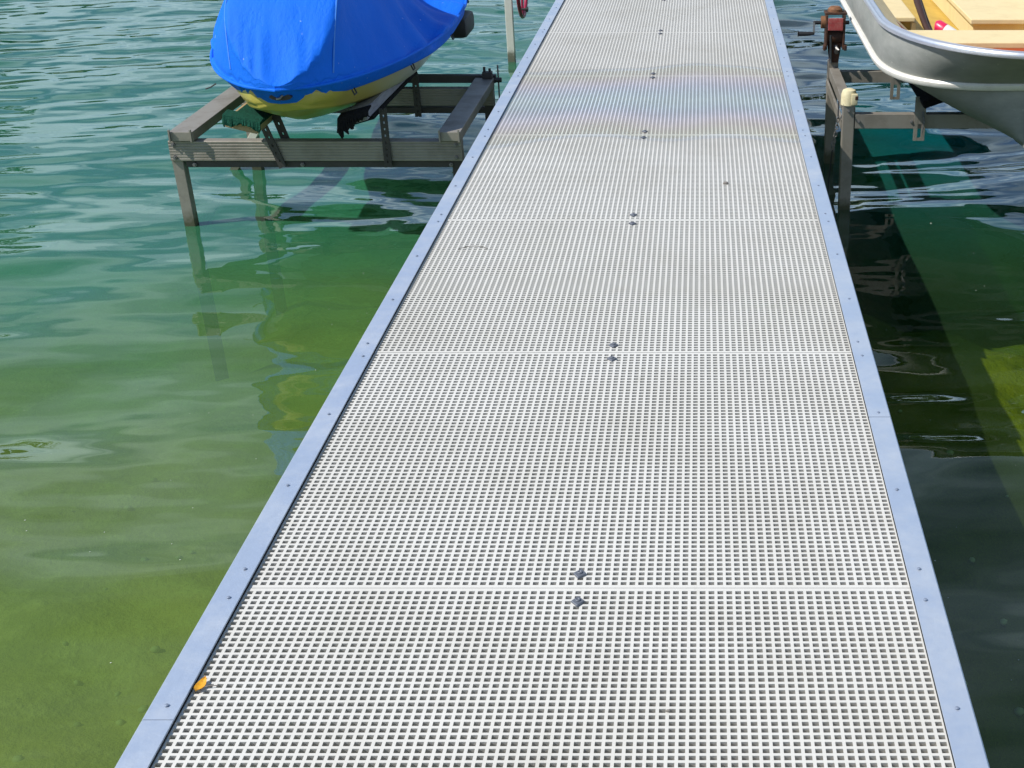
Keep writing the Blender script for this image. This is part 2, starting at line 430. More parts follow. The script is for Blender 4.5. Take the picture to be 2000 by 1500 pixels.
class MB:
    """collects solids in world coordinates, then links them as one mesh object"""
    def __init__(self):
        self.bm = bmesh.new()
    def box(self, x0, x1, y0, y1, z0, z1, bev=0.0, rot=None, about=None):
        mt = Matrix.Translation(((x0 + x1) / 2, (y0 + y1) / 2, (z0 + z1) / 2)) @ Matrix.Diagonal((x1 - x0, y1 - y0, z1 - z0, 1))
        r = bmesh.ops.create_cube(self.bm, size=1.0, matrix=mt)
        vs = r['verts']
        if bev > 0:
            es = list({e for v in vs for e in v.link_edges})
            rr = bmesh.ops.bevel(self.bm, geom=es, offset=bev, segments=2, affect='EDGES', profile=0.6)
            vs = list({v for v in rr['verts']} | {v for v in vs if v.is_valid})
        if rot is not None:
            c = Vector(about) if about is not None else Vector(((x0 + x1) / 2, (y0 + y1) / 2, (z0 + z1) / 2))
            bmesh.ops.rotate(self.bm, verts=vs, cent=c, matrix=rot)
        return self
    def bar(self, a, b, w, h, up=(0, 0, 1), bev=0.0):
        """rectangular bar from a to b, w wide and h tall"""
        a, b = Vector(a), Vector(b)
        d = (b - a); L = d.length; d.normalize()
        s = d.cross(Vector(up)).normalized(); u = s.cross(d).normalized()
        mt = Matrix((( s.x, d.x, u.x, 0), (s.y, d.y, u.y, 0), (s.z, d.z, u.z, 0), (0, 0, 0, 1)))
        mt = Matrix.Translation((a + b) / 2) @ mt @ Matrix.Diagonal((w, L, h, 1))
        r = bmesh.ops.create_cube(self.bm, size=1.0, matrix=mt)
        if bev > 0:
            es = list({e for v in r['verts'] for e in v.link_edges})
            bmesh.ops.bevel(self.bm, geom=es, offset=bev, segments=2, affect='EDGES')
        return self
    def tube(self, pts, r, n=10, closed=False):
        pts = [Vector(p) for p in pts]
        N = len(pts)
        rr = r if isinstance(r, (list, tuple)) else [r] * N
        rings = []
        up = Vector((0.13, 0.21, 0.97)).normalized()
        for i, p in enumerate(pts):
            if closed:
                d = pts[(i + 1) % N] - pts[i - 1]
            else:
                d = pts[min(i + 1, N - 1)] - pts[max(i - 1, 0)]
            d.normalize()
            s = d.cross(up)
            if s.length < 0.05:
                s = d.cross(Vector((1, 0, 0)))
            s.normalize(); u = s.cross(d).normalized()
            rings.append([self.bm.verts.new(p + s * rr[i] * math.cos(2 * PI * k / n) + u * rr[i] * math.sin(2 * PI * k / n)) for k in range(n)])
        for i in range(N if closed else N - 1):
            A, B = rings[i], rings[(i + 1) % N]
            for k in range(n):
                self.bm.faces.new((A[k], A[(k + 1) % n], B[(k + 1) % n], B[k]))
        if not closed:
            self.bm.faces.new(rings[0]); self.bm.faces.new(list(reversed(rings[-1])))
        return self
    def prism(self, outline, axis, t0, t1):
        """outline of 2D points pushed along axis 'x','y','z' from t0 to t1"""
        def P(a, b, t):
            return {'x': (t, a, b), 'y': (a, t, b), 'z': (a, b, t)}[axis]
        A = [self.bm.verts.new(P(a, b, t0)) for a, b in outline]
        B = [self.bm.verts.new(P(a, b, t1)) for a, b in outline]
        n = len(A)
        self.bm.faces.new(A); self.bm.faces.new(list(reversed(B)))
        for k in range(n):
            self.bm.faces.new((A[k], B[k], B[(k + 1) % n], A[(k + 1) % n]))
        return self
    def done(self, name, mat, parent=None, smooth=False, origin=None):
        bmesh.ops.recalc_face_normals(self.bm, faces=self.bm.faces)
        off = Vector((0, 0, 0))
        if parent is not None:
            w = parent.location.copy()
            q = parent.parent
            while q is not None:
                w += q.location; q = q.parent
            off = w
        loc = Vector((0, 0, 0))
        if origin is not None:
            loc = Vector(origin) - off
            bmesh.ops.translate(self.bm, verts=self.bm.verts, vec=-Vector(origin))
        else:
            bmesh.ops.translate(self.bm, verts=self.bm.verts, vec=-off)
        me = bpy.data.meshes.new(name)
        self.bm.to_mesh(me); self.bm.free()
        o = link(name, me, mat, parent, False)
        o.location = loc
        if smooth:
            me.polygons.foreach_set('use_smooth', [True] * len(me.polygons))
            if hasattr(me, 'set_sharp_from_angle'):
                me.set_sharp_from_angle(angle=R(38))
        return o

def grid_mesh(name, P, mat, parent=None, smooth=True, loc=None):
    """P: array (a, b, 3) of points -> quads"""
    a, b = P.shape[:2]
    off = np.zeros(3)
    if parent is not None:
        w = parent.location.copy(); q = parent.parent
        while q is not None:
            w += q.location; q = q.parent
        off = np.array(w)
    v = (P - off).reshape(-1, 3)
    i = np.arange(a * b).reshape(a, b)
    f = np.stack([i[:-1, :-1], i[1:, :-1], i[1:, 1:], i[:-1, 1:]], -1).reshape(-1, 4)
    return from_np(name, v, f, mat, parent, smooth)

def catmull(pts, sub):
    P = np.array(pts, float)
    Q = np.vstack([2 * P[0] - P[1], P, 2 * P[-1] - P[-2]])
    out = []
    for i in range(1, len(Q) - 2):
        for k in range(sub):
            t = k / sub
            a, b, c, d = Q[i - 1], Q[i], Q[i + 1], Q[i + 2]
            out.append(0.5 * (2 * b + (c - a) * t + (2 * a - 5 * b + 4 * c - d) * t * t + (3 * b - a - 3 * c + d) * t ** 3))
    out.append(P[-1])
    return np.array(out)

def smoothstep(a, b, x):
    t = np.clip((x - a) / (b - a), 0, 1)
    return t * t * (3 - 2 * t)

# ================================================================== SETTING: water, bed, far bank
def wave_set(seed, count, lo, hi, slope0, spread):
    w = []
    r = np.random.default_rng(seed)
    for k in range(count):
        lam = lo * (hi / lo) ** r.random()
        ang = r.normal(PI / 2 + 0.12, spread)
        kk = 2 * PI / lam
        w.append((kk * math.cos(ang), kk * math.sin(ang), slope0 / kk, r.random() * 2 * PI))
    return w
LONG = wave_set(5, 34, 0.42, 2.4, 0.0165, 0.50)
SHORT = wave_set(9, 26, 0.17, 0.46, 0.0190, 0.42)
def water_z(x, y):
    x = np.asarray(x, float); y = np.asarray(y, float)
    z = np.zeros(np.broadcast(x, y).shape)
    q = np.zeros_like(z)
    # drift of the crests so no wave runs straight
    xx = x + 0.16 * np.sin(0.9 * y + 0.4) + 0.08 * np.sin(1.9 * x + 1.3 * y)
    yy = y + 0.18 * np.sin(1.1 * x + 0.7) + 0.07 * np.sin(2.3 * y - 1.1 * x)
    for kx, ky, a, ph in LONG:
        z += a * np.sin(kx * xx + ky * yy + ph)
    for kx, ky, a, ph in SHORT:
        q += a * np.sin(kx * xx + ky * yy + ph)
    far = np.hypot(x, y - 4.0)
    fade = 1 - smoothstep(13.0, 22.0, far)
    # flatter patches and rougher patches
    g = 0.75 + 0.45 * np.sin(0.55 * x + 0.35 * y + 1.0) * np.sin(0.5 * y - 0.2 * x)
    gust = 0.5 + 0.5 * np.sin(1.3 * x + 0.8 * np.sin(1.7 * y)) * np.sin(1.9 * y + 0.6 * x)
    return (z * g + q * (0.26 + 0.34 * smoothstep(0.3, 0.8, x) + 0.62 * smoothstep(3.2, 8.5, y - 0.35 * x)) * (0.35 + 0.9 * gust)) * fade
def build_water():
    xs = np.concatenate([[-180, -120, -70, -40, -25, -16, -11, -8.5], np.arange(-7, 4.3, 0.027), [5.5, 7, 10, 16, 25, 40, 70, 120, 180]])
    ys = np.concatenate([[-60, -30, -12, -5, -2, 0], np.arange(1.2, 12.8, 0.027), [14, 16, 19, 24, 32, 45, 70, 110, 170, 260]])
    X, Y = np.meshgrid(xs, ys, indexing='ij')
    Z = water_z(X, Y)
    P = np.stack([X, Y, Z], -1)
    a, b = P.shape[:2]
    v = P.reshape(-1, 3)
    i = np.arange(a * b).reshape(a, b)
    f = np.stack([i[:-1, :-1], i[1:, :-1], i[1:, 1:], i[:-1, 1:]], -1).reshape(-1, 4).tolist()
    # sides and floor close the body of water
    ring = list(i[:, 0]) + list(i[-1, 1:]) + list(i[-2::-1, -1]) + list(i[0, -2:0:-1])
    n0 = len(v)
    low = v[ring].copy(); low[:, 2] = -6.0
    v = np.vstack([v, low])
    m = len(ring)
    for k in range(m):
        k2 = (k + 1) % m
        f.append([int(ring[k]), n0 + k, n0 + k2, int(ring[k2])][::-1])
    f.append([n0 + k for k in range(m)][::-1])
    o = from_np('lake_water', v, f, M['water'], None, True)
    o['kind'] = 'structure'
build_water()

def bed_z(x, y):
    sh = smoothstep(0.1, 0.9, x)
    d = -0.36 + 0.09 * sh - 0.10 * (y - 1.5) * (1 - 0.75 * sh) - 0.03 * x * (1 - sh) - 0.9 * smoothstep(0.3, 1.6, x) * smoothstep(4.6, 7.0, y) 
    d = np.maximum(d, -2.6)
    return d + (0.030 + 0.02 * smoothstep(0.7, 1.3, x)) * np.sin(9.3 * x + 3.1 * np.sin(4.1 * y)) * np.sin(7.7 * y + 2.0 * np.sin(5.2 * x)) + 0.035 * np.sin(1.7 * x + 0.6 * y) * np.sin(1.3 * y - 0.4 * x) + 0.035 * np.sin(3.1 * x + 2 * y + 1.5 * np.sin(2.3 * y)) * np.sin(2.9 * y - 1.7 * x) + 0.012 * np.sin(15.1 * x + 6 * y) * np.sin(17.3 * y - 5 * x)
def build_bed():
    xs = np.concatenate([[-170, -60, -25, -12], np.arange(-8, 5, 0.07), [8, 14, 30, 80, 170]])
    ys = np.concatenate([[-55, -20, -6], np.arange(-1, 14, 0.07), [18, 26, 40, 80, 160, 250]])
    X, Y = np.meshgrid(xs, ys, indexing='ij')
    o = grid_mesh('lake_bed', np.stack([X, Y, bed_z(X, Y)], -1), M['bed'])
    o['kind'] = 'structure'
build_bed()

# pebbles on the shallow bed, countless
def build_pebbles():
    bm = bmesh.new()
    for k in range(420):
        y = 1.2 + abs(random.gauss(0, 1.3))
        x = random.uniform(-2.6, -0.6) if k % 3 else random.uniform(0.65, 1.6)
        s = random.uniform(0.004, 0.016)
        z = float(bed_z(x, y)) + s * 0.2
        mt = Matrix.Translation((x, y, z)) @ Matrix.Rotation(random.random() * 6, 4, 'Z') @ Matrix.Diagonal((s * random.uniform(.7, 1.3), s, s * .6, 1))
        bmesh.ops.create_icosphere(bm, subdivisions=1, radius=1.0, matrix=mt)
    me = bpy.data.meshes.new('lake_pebbles')
    bm.to_mesh(me); bm.free()
    o = link('lake_pebbles', me, M['pebble'], None, True)
    o['kind'] = 'stuff'
build_pebbles()

def build_specks():
    v, f = [], []
    for k in range(300):
        if k % 2:
            x, y = random.uniform(-3.6, -0.65), 1.6 + abs(random.gauss(0, 1.8))
        else:
            x, y = random.uniform(0.63, 2.2), 1.6 + abs(random.gauss(0, 1.6))
        r = random.choice((0.0010, 0.0013, 0.0016, 0.002))
        if random.random() < 0.01: r = 0.004
        z = float(water_z(x, y)) + 0.0012
        b = len(v)
        a0 = random.random() * 6
        v.append((x, y, z + r * 0.4))
        for q in range(6):
            rr = r * random.uniform(0.7, 1.25)
            v.append((x + rr * math.cos(a0 + q * PI / 3), y + rr * 0.8 * math.sin(a0 + q * PI / 3), z))
        for q in range(6):
            f.append((b, b + 1 + q, b + 1 + (q + 1) % 6))
    o = from_np('floating_specks', v, f, M['speck'], None, True)
    o['kind'] = 'stuff'
build_specks()

# ================================================================== DOCK
DW = 0.6145          # half width
DECK = 0.492         # top of the grating
PL = 0.993           # panel length
J0 = 1.942           # a joint
dock = empty('dock', (0, 0, 0), 'white perforated plastic dock with pale aluminium edges, running out between the boats', 'dock')

def panel_mesh():
    nx, ny = 75, 66
    W = 1.133; gx = W / nx; hx = gx * 0.655
    edge = 0.0058
    L = PL - 0.0022
    gy = (L - 2 * edge) / ny; hy = gy * 0.63
    xs = [-W / 2]
    for i in range(nx):
        c = -W / 2 + gx * (i + 0.5)
        xs += [c - hx / 2, c + hx / 2]
    xs.append(W / 2)
    ys = [-L / 2]
    for j in range(ny):
        c = -L / 2 + edge + gy * (j + 0.5)
        ys += [c - hy / 2, c + hy / 2]
    ys.append(L / 2)
    xs, ys = np.array(xs), np.array(ys)
    a, b = len(xs), len(ys)
    X, Y = np.meshgrid(xs, ys, indexing='ij')
    T = 0.010
    top = np.stack([X, Y, np.zeros_like(X)], -1).reshape(-1, 3)
    # holes widen downwards, an undercut added to keep their walls in shade
    xb, yb = xs.copy(), ys.copy()
    xb[1:-1:2] -= gx * 0.115; xb[2:-1:2] += gx * 0.115
    yb[1:-1:2] -= gy * 0.115; yb[2:-1:2] += gy * 0.115
    XB, YB_ = np.meshgrid(xb, yb, indexing='ij')
    bot = np.stack([XB, YB_, np.full_like(XB, -T)], -1).reshape(-1, 3)
    v = np.vstack([top, bot])
    idx = np.arange(a * b).reshape(a, b)
    i, j = np.meshgrid(np.arange(a - 1), np.arange(b - 1), indexing='ij')
    hole = (i % 2 == 1) & (j % 2 == 1)
    q = np.stack([idx[:-1, :-1], idx[1:, :-1], idx[1:, 1:], idx[:-1, 1:]], -1)
    faces = [q[~hole]]
    n = a * b
    A, B, C, D = q[hole].T
    for p, r in ((A, B), (B, C), (C, D), (D, A)):
        faces.append(np.stack([p, r, r + n, p + n], -1))
    # outer edges
    for e in (idx[:, 0], idx[-1, :], idx[::-1, -1], idx[0, ::-1]):
        faces.append(np.stack([e[:-1], e[:-1] + n, e[1:] + n, e[1:]], -1))
    f = np.vstack(faces)
    # carrier ribs below, one under every second bar
    ev, ef = [], []
    def rib(x0, x1, y0, y1, z0, z1):
        k = len(v) + len(ev)
        for z in (z0, z1):
            ev.extend([(x0, y0, z), (x1, y0, z), (x1, y1, z), (x0, y1, z)])
        ef.extend([(k + 4, k + 5, k + 6, k + 7), (k, k + 1, k + 5, k + 4), (k + 1, k + 2, k + 6, k + 5), (k + 2, k + 3, k + 7, k + 6), (k + 3, k, k + 4, k + 7)])
    for i in range(0, nx - 1, 2):
        c = -W / 2 + gx * (i + 1.62)
        rib(c - 0.0042, c + 0.0042, -L / 2, L / 2, -T - 0.032, -T - 0.006)
    for j in range(0, ny - 1, 2):
        c = -L / 2 + edge + gy * (j + 1.40)
        rib(-W / 2, W / 2, c - 0.0038, c + 0.0038, -T - 0.033, -T - 0.0075)
    v = np.vstack([v, np.array(ev)])
    f = [tuple(r) for r in f.tolist()] + ef
    me = bpy.data.meshes.new('grating_panel')
    me.from_pydata([tuple(p) for p in v], [], f)
    me.update()
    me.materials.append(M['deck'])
    return me

pm = panel_mesh()
def clip_mesh():
    """diamond plate with a raised round head, one continuous solid"""
    mb = MB(); n = 16
    def ring_pts(kind, k, z):
        out = []
        for q in range(n):
            a_ = 2 * PI * q / n
            c, s_ = math.cos(a_), math.sin(a_)
            r_ = k if kind == 'c' else k / (abs(c) / 0.0115 + abs(s_) / 0.0145) 
            out.append(mb.bm.verts.new((r_ * c, r_ * s_, z)))
        return out
    rings = [ring_pts('d', 1.0, 0.0004), ring_pts('d', 1.0, 0.0032), ring_pts('d', 0.9, 0.0042), ring_pts('c', 0.0045, 0.0044), ring_pts('c', 0.0043, 0.0064), ring_pts('c', 0.0032, 0.0072), ring_pts('c', 0.0014, 0.0058)]
    for A, B in zip(rings[:-1], rings[1:]):
        for q in range(n):
            mb.bm.faces.new((A[q], A[(q + 1) % n], B[(q + 1) % n], B[q]))
    mb.bm.faces.new(rings[0]); mb.bm.faces.new(rings[-1])
    return mb
clip_me = None
screw_me = None
PANELS = []
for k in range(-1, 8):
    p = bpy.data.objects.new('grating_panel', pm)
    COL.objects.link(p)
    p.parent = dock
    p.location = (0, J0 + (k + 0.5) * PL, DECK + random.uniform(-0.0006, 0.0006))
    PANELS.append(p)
    for s in (-1, 1):
        if clip_me is None:
            mb = clip_mesh()
            c = mb.done('fastener', M['clip'], None); c.parent = p
            clip_me = c.data
        else:
            c = bpy.data.objects.new('fastener', clip_me)
            COL.objects.link(c); c.parent = p
        c.location = (random.uniform(-0.004, 0.004), s * (PL / 2 - 0.041 + random.uniform(-0.003, 0.003)), 0.0)
        c.rotation_euler = (0, 0, random.uniform(-0.25, 0.25))

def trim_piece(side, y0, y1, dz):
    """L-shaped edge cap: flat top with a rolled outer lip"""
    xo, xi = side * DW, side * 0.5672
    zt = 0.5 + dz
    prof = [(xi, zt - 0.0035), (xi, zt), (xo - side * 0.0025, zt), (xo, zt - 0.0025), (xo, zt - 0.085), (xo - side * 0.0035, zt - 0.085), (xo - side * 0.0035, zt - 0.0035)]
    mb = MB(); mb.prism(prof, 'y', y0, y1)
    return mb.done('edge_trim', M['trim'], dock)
trims = []
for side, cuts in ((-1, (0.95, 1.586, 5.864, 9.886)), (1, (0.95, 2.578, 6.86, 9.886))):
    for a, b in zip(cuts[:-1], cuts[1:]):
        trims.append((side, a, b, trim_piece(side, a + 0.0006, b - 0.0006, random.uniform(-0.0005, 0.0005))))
def screws():
    me = None
    for k in range(-1, 9):
        for side in (-1, 1):
            for dy in (-0.042, 0.038, 0.33, 0.66):
                y = J0 + k * PL + dy + random.uniform(-0.012, 0.012)
                x = side * (DW - 0.0265 + random.uniform(-0.004, 0.004))
                for s, a, b, o in trims:
                    if s == side and a + 0.01 < y < b - 0.01:
                        if me is None:
                            mb = MB(); mb.tube([(0, 0, 0), (0, 0, 0.0016), (0, 0, 0.0024)], [0.0034, 0.0034, 0.0020], 10)
                            q = mb.done('screw', M['screw'], None, True)
                            me = q.data
                        else:
                            q = bpy.data.objects.new('screw', me); COL.objects.link(q)
                        q.parent = o
                        q.location = (x, y, 0.5005)
screws()
for side in (-1, 1):
    mb = MB()
    mb.box(side * 0.6085 if side < 0 else 0.570, -0.570 if side < 0 else 0.6085, 0.96, 9.88, 0.33, 0.464)
    mb.done('side_beam', M['side'], dock)
for k in range(0, 8):
    mb = MB(); y = J0 + k * PL
    mb.box(-0.566, 0.566, y - 0.025, y + 0.025, 0.36, 0.444)
    mb.done('cross_beam', M['side'], dock)

# bits lying on the deck
def leaf(x, y, z, L, W, rz, name, label, mat):
    n = 9
    P = np.zeros((n, 5, 3))
    for i in range(n):
        t = i / (n - 1)
        w = W * math.sin(PI * min(1, max(0, t)) ** 0.85) ** 0.8 if 0 < t < 1 else 0.0004
        for j in range(5):
            s = (j - 2) / 2
            P[i, j] = ((t - 0.5) * L, s * w, 0.0015 + 0.0022 * abs(s) ** 1.5 + 0.003 * (t - 0.4) ** 2 * 4)
    v = P.reshape(-1, 3)
    i = np.arange(n * 5).reshape(n, 5)
    f = np.stack([i[:-1, :-1], i[1:, :-1], i[1:, 1:], i[:-1, 1:]], -1).reshape(-1, 4)
    v2 = v.copy(); v2[:, 2] += 0.0006
    vv = np.vstack([v, v2]); ff = np.vstack([f, f[:, ::-1] + len(v)])
    o = from_np(name, vv, ff, mat, None, True)
    mb = MB(); mb.tube([(-L * 0.1, -0.006, 0.003), (-L * 0.02, -0.014, 0.004), (L * 0.12, -0.026, 0.003)], 0.0008, 6)
    st = mb.done('leaf_stem', M['twig'], None, True)
    st.parent = o
    o.location = (x, y, z); o.rotation_euler = (0, 0, rz)
    tag(o, label, 'leaf')
    return o
leaf(-0.5560, 1.672, DECK + 0.001, 0.033, 0.0078, R(80), 'fallen_leaf', 'small yellow dead leaf lying on the white grating beside the left edge trim', M['leaf'])
mb = MB(); mb.tube([(-0.485, 3.655, DECK + .004), (-0.465, 3.668, DECK + .006), (-0.44, 3.678, DECK + .005), (-0.415, 3.674, DECK + .003), (-0.402, 3.66, DECK + .003)], 0.0011, 6)
o = mb.done('twig', M['twig'], None, True, (-0.445, 3.666, DECK + .004)); tag(o, 'thin curved grey twig lying on the dock grating', 'twig')
def pip(x, y, s, label):
    bm = bmesh.new()
    bmesh.ops.create_icosphere(bm, subdivisions=2, radius=1.0, matrix=Matrix.Diagonal((s * 1.3, s * 0.8, s * 0.7, 1)))
    for v in bm.verts: v.co *= random.uniform(0.85, 1.12)
    me = bpy.data.meshes.new('seed_pod'); bm.to_mesh(me); bm.free()
    o = link('seed_pod', me, M['twig'], None, True)
    o.location = (x, y, DECK + s * 0.5); tag(o, label, 'seed pod', 'dark seed pods on the dock grating')
pip(0.290, 4.298, 0.008, 'dark seed pod on the grating of the fourth panel, right of the middle clips')
pip(0.160, 1.614, 0.0032, 'tiny dark seed pod on the nearest grating panel, right of its middle')

# ================================================================== JET SKI LIFT (left)
lift = empty('jet_ski_lift', (-1.33, 5.8, 0), 'bronze-grey aluminium boat lift carrying the covered jet ski left of the dock', 'boat lift')
LM = M['lift']
# front and rear cross beams: fluted face and a lower flange
def fluted_beam(name, y0, y1, zb, zt, x0, x1):
    n = 7
    front = []
    for k in range(n):
        a = zb + (zt - zb) * k / n; b = zb + (zt - zb) * (k + 1) / n
        front += [(y0 + 0.0014, a), (y0, a + (b - a) * 0.22), (y0, a + (b - a) * 0.78)]
    front += [(y0 + 0.0035, zt), (y1, zt), (y1, zb)]
    mb = MB(); mb.prism(front, 'x', x0, x1)
    return mb.done(name, LM, lift)
fluted_beam('front_beam', 5.30, 5.345, 0.285, 0.367, -1.925, -0.752)
mb = MB(); mb.box(-1.87, -0.755, 5.312, 5.36, 0.256, 0.281, 0.002); mb.done('lower_flange', M['lift_dark'], lift)
fluted_beam('rear_beam', 6.215, 6.26, 0.288, 0.367, -1.925, -0.752)
mb = MB(); mb.box(-1.87, -0.755, 6.225, 6.27, 0.250, 0.277, 0.002); mb.done('lower_flange', M['lift_dark'], lift)
mb = MB(); mb.box(-1.79, -0.745, 6.272, 6.305, 0.380, 0.416, 0.002); mb.done('upper_crossbar', M['lift_dark'], lift)
for x0, x1 in ((-1.912, -1.815), (-0.838, -0.750)):
    mb = MB(); mb.box(x0, x1, 5.285, 6.262, 0.3695, 0.408, 0.003)
    so = mb.done('side_beam', LM, lift)
    # folded end tabs
    for xx in (x0 + 0.006, x1 - 0.006):
        mb = MB(); mb.bar((xx, 5.279, 0.37), (xx, 5.279, 0.418), 0.006, 0.010, up=(0, 1, 0)); mb.done('end_tab', LM, so)
for (x, y, xb, yb) in ((-1.905, 5.335, -1.865, 5.335), (-0.775, 5.335, -0.755, 5.35), (-0.775, 6.24, -0.765, 6.26), (-1.90, 6.24, -1.88, 6.26)):
    mb = MB(); mb.bar((x, y, 0.30), (xb, yb, -1.2), 0.045, 0.045, up=(0, 1, 0), bev=0.002)
    mb.done('leg', LM if x < -1 else M['lift_dark'], lift)
# hex bolts through the frame joints
def bolt(x, y, z, parent, r=0.009):
    mb = MB(); mb.tube([(x, y, z), (x, y - 0.007, z), (x, y - 0.0072, z), (x, y - 0.013, z)], [r, r, r * 0.55, r * 0.5], 6)
    mb.done('bolt', M['chain'], parent)
for bx, bz in ((-1.905, 0.300), (-1.905, 0.352), (-1.835, 0.268), (-0.775, 0.300), (-0.775, 0.352), (-0.80, 0.268), (-1.40, 0.268)):
    bolt(bx, 5.302 if bz > 0.28 else 5.312, bz, lift)
bl = MB(); bl.bar((-1.565, 5.14, 0.470), (-1.60, 6.32, 0.440), 0.125, 0.038, up=(0.25, 0, 1), bev=0.003)
bl = bl.done('bunk', M['wood'], lift)
br = MB(); br.bar((-1.135, 5.17, 0.490), (-1.16, 6.30, 0.450), 0.10, 0.036, up=(-0.28, 0, 1), bev=0.003)
br = br.done('bunk', M['grey_wood'], lift)
def ragged(name, pts0, drop, mat, parent, seed, n=26):
    """cloth folded over a board end, its lower edge torn"""
    r = random.Random(seed)
    A, B = Vector(pts0[0]), Vector(pts0[1])
    v, f = [], []
    for i in range(n + 1):
        t = i / n
        p = A.lerp(B, t)
        d = drop * (0.55 + 0.45 * math.sin(t * 3.1 + seed)) * r.choice((0.5, 0.8, 1.0, 1.25))
        top = p + Vector((0, 0.05, 0.018))
        lip = p + Vector((0, -0.006, 0.012))
        mid = p + Vector((r.uniform(-.002, .002), -0.012 - r.uniform(0, .006), -d * 0.5))
        low = p + Vector((r.uniform(-.008, .008), -0.010 - r.uniform(0, .012), -d))
        v += [top, lip, mid, low]
    for i in range(n):
        for j in range(3):
            a = i * 4 + j
            f.append((a, a + 4, a + 5, a + 1))
    w = Vector((0, 0, 0)); q = parent
    while q is not None:
        w += q.location; q = q.parent
    v = [p - w for p in v]
    o = from_np(name, v, f, mat, parent, False)
    md = o.modifiers.new('thick', 'SOLIDIFY'); md.thickness = 0.006
    return o
ragged('carpet', ((-1.628, 5.137, 0.500), (-1.488, 5.137, 0.470)), 0.058, M['carpet_green'], bl, 3)
ragged('carpet', ((-1.195, 5.168, 0.478), (-1.075, 5.168, 0.510)), 0.050, M['carpet_black'], br, 8, 34)
mb = MB(); mb.bar((-1.545, 5.136, 0.492), (-1.58, 6.30, 0.463), 0.112, 0.010, up=(0.25, 0, 1)); mb.done('carpet', M['carpet_green'], bl)
mb = MB(); mb.bar((-1.125, 5.22, 0.468), (-1.155, 6.25, 0.425), 0.11, 0.014, up=(-0.28, 0, 1)); mb.done('carpet', M['carpet_black'], br)
# punched uprights between beam and bunk
def punched(a, b, w, parent, up=(0, 1, 0), holes=5):
    """flat strip with punched holes, facing the camera side"""
    a, b = Vector(a), Vector(b)
    d = (b - a).normalized(); s = d.cross(Vector(up)).normalized()
    L = (b - a).length
    mb = MB(); t = 0.006
    mid = 0.006
    u = Vector(up)
    # two rails and rungs leave real openings
    mb.bar(a + s * (w / 2 - (w - mid) / 4), b + s * (w / 2 - (w - mid) / 4), (w - mid) / 2, t, up=up)
    mb.bar(a - s * (w / 2 - (w - mid) / 4), b - s * (w / 2 - (w - mid) / 4), (w - mid) / 2, t, up=up)
    n = holes
    for k in range(n + 1):
        c0 = a + d * (L * (k) / (n + 1) + 0.002); c1 = a + d * (L * (k + 1) / (n + 1) - 0.008)
        mb.bar(c0, c1, mid, t * 0.9, up=up)
    return mb.done('bunk_bracket', M['lift_dark'], parent)
punched((-1.050, 5.292, 0.262), (-1.050, 5.292, 0.500), 0.030, lift, holes=8)
punched((-1.475, 5.292, 0.262), (-1.545, 5.292, 0.480), 0.030, lift, holes=6)
punched((-1.440, 5.352, 0.262), (-1.500, 5.352, 0.470), 0.034, lift, holes=4)
punched((-1.105, 6.208, 0.238), (-1.105, 6.208, 0.440), 0.030, lift, holes=6)
punched((-1.60, 6.208, 0.238), (-1.60, 6.208, 0.440), 0.030, lift, holes=6)
mb = MB(); mb.bar((-1.79, 6.23, 0.290), (-2.20, 6.237, -0.30), 0.034, 0.034, up=(0, 1, 0), bev=0.002); mb.done('brace', M['post_white'], lift)
# corner hardware, mast, cable and hand wheel
mb = MB()
mb.box(-0.80, -0.755, 6.225, 6.262, 0.409, 0.440, 0.003)
mb.tube([(-0.79, 6.24, 0.44), (-0.79, 6.24, 0.462)], 0.006, 8); mb.tube([(-0.765, 6.24, 0.44), (-0.765, 6.24, 0.455)], 0.006, 8)
mb.tube([(-0.745, 6.25, 0.40), (-0.715, 6.25, 0.40)], 0.012, 10)
mb.done('pulley_bracket', M['lift_dark'], lift)
mb = MB(); mb.tube([(-0.735, 6.29, 0.46), (-0.737, 6.29, 0.10)], 0.004, 6); mb.done('cable', M['chain'], lift)
hoist = empty('hoist_mast', (-0.99, 8.60, 0), 'white upright hoist mast with a crimson hand wheel beside the dock', 'hoist')
mb = MB(); mb.box(-1.012, -0.966, 8.58, 8.626, -1.4, 1.35, 0.003); mast = mb.done('mast', M['post_white'], hoist)
wheel_c = Vector((-0.900, 8.60, 0.505)); wr = 0.232
mb = MB()
mb.tube([(wheel_c.x, wheel_c.y + wr * math.cos(a), wheel_c.z + wr * math.sin(a)) for a in np.linspace(0, 2 * PI, 48, endpoint=False)], 0.0115, 12, closed=True)
wo = mb.done('hand_wheel', M['red_wheel'], hoist, True)
for a in (0.35, 0.35 + 2 * PI / 3, 0.35 + 4 * PI / 3):
    mb = MB(); mb.tube([wheel_c, (wheel_c.x, wheel_c.y + wr * math.cos(a), wheel_c.z + wr * math.sin(a))], 0.008, 8); mb.done('spoke', M['red_wheel'], wo, True)
mb = MB(); mb.tube([(wheel_c.x - 0.075, wheel_c.y, wheel_c.z), (wheel_c.x + 0.02, wheel_c.y, wheel_c.z)], 0.022, 14); mb.done('hub', M['lift_dark'], wo, True)
mb = MB(); k0 = Vector((wheel_c.x, wheel_c.y - 0.090, wheel_c.z - 0.175))
mb.tube([k0 + Vector((-0.012, 0, 0)), k0 + Vector((0.026, 0, 0)), k0 + Vector((0.028, 0, 0)), k0 + Vector((0.042, 0, 0))], [0.007, 0.008, 0.016, 0.016], 12)
mb.done('knob', M['black'], wo, True)

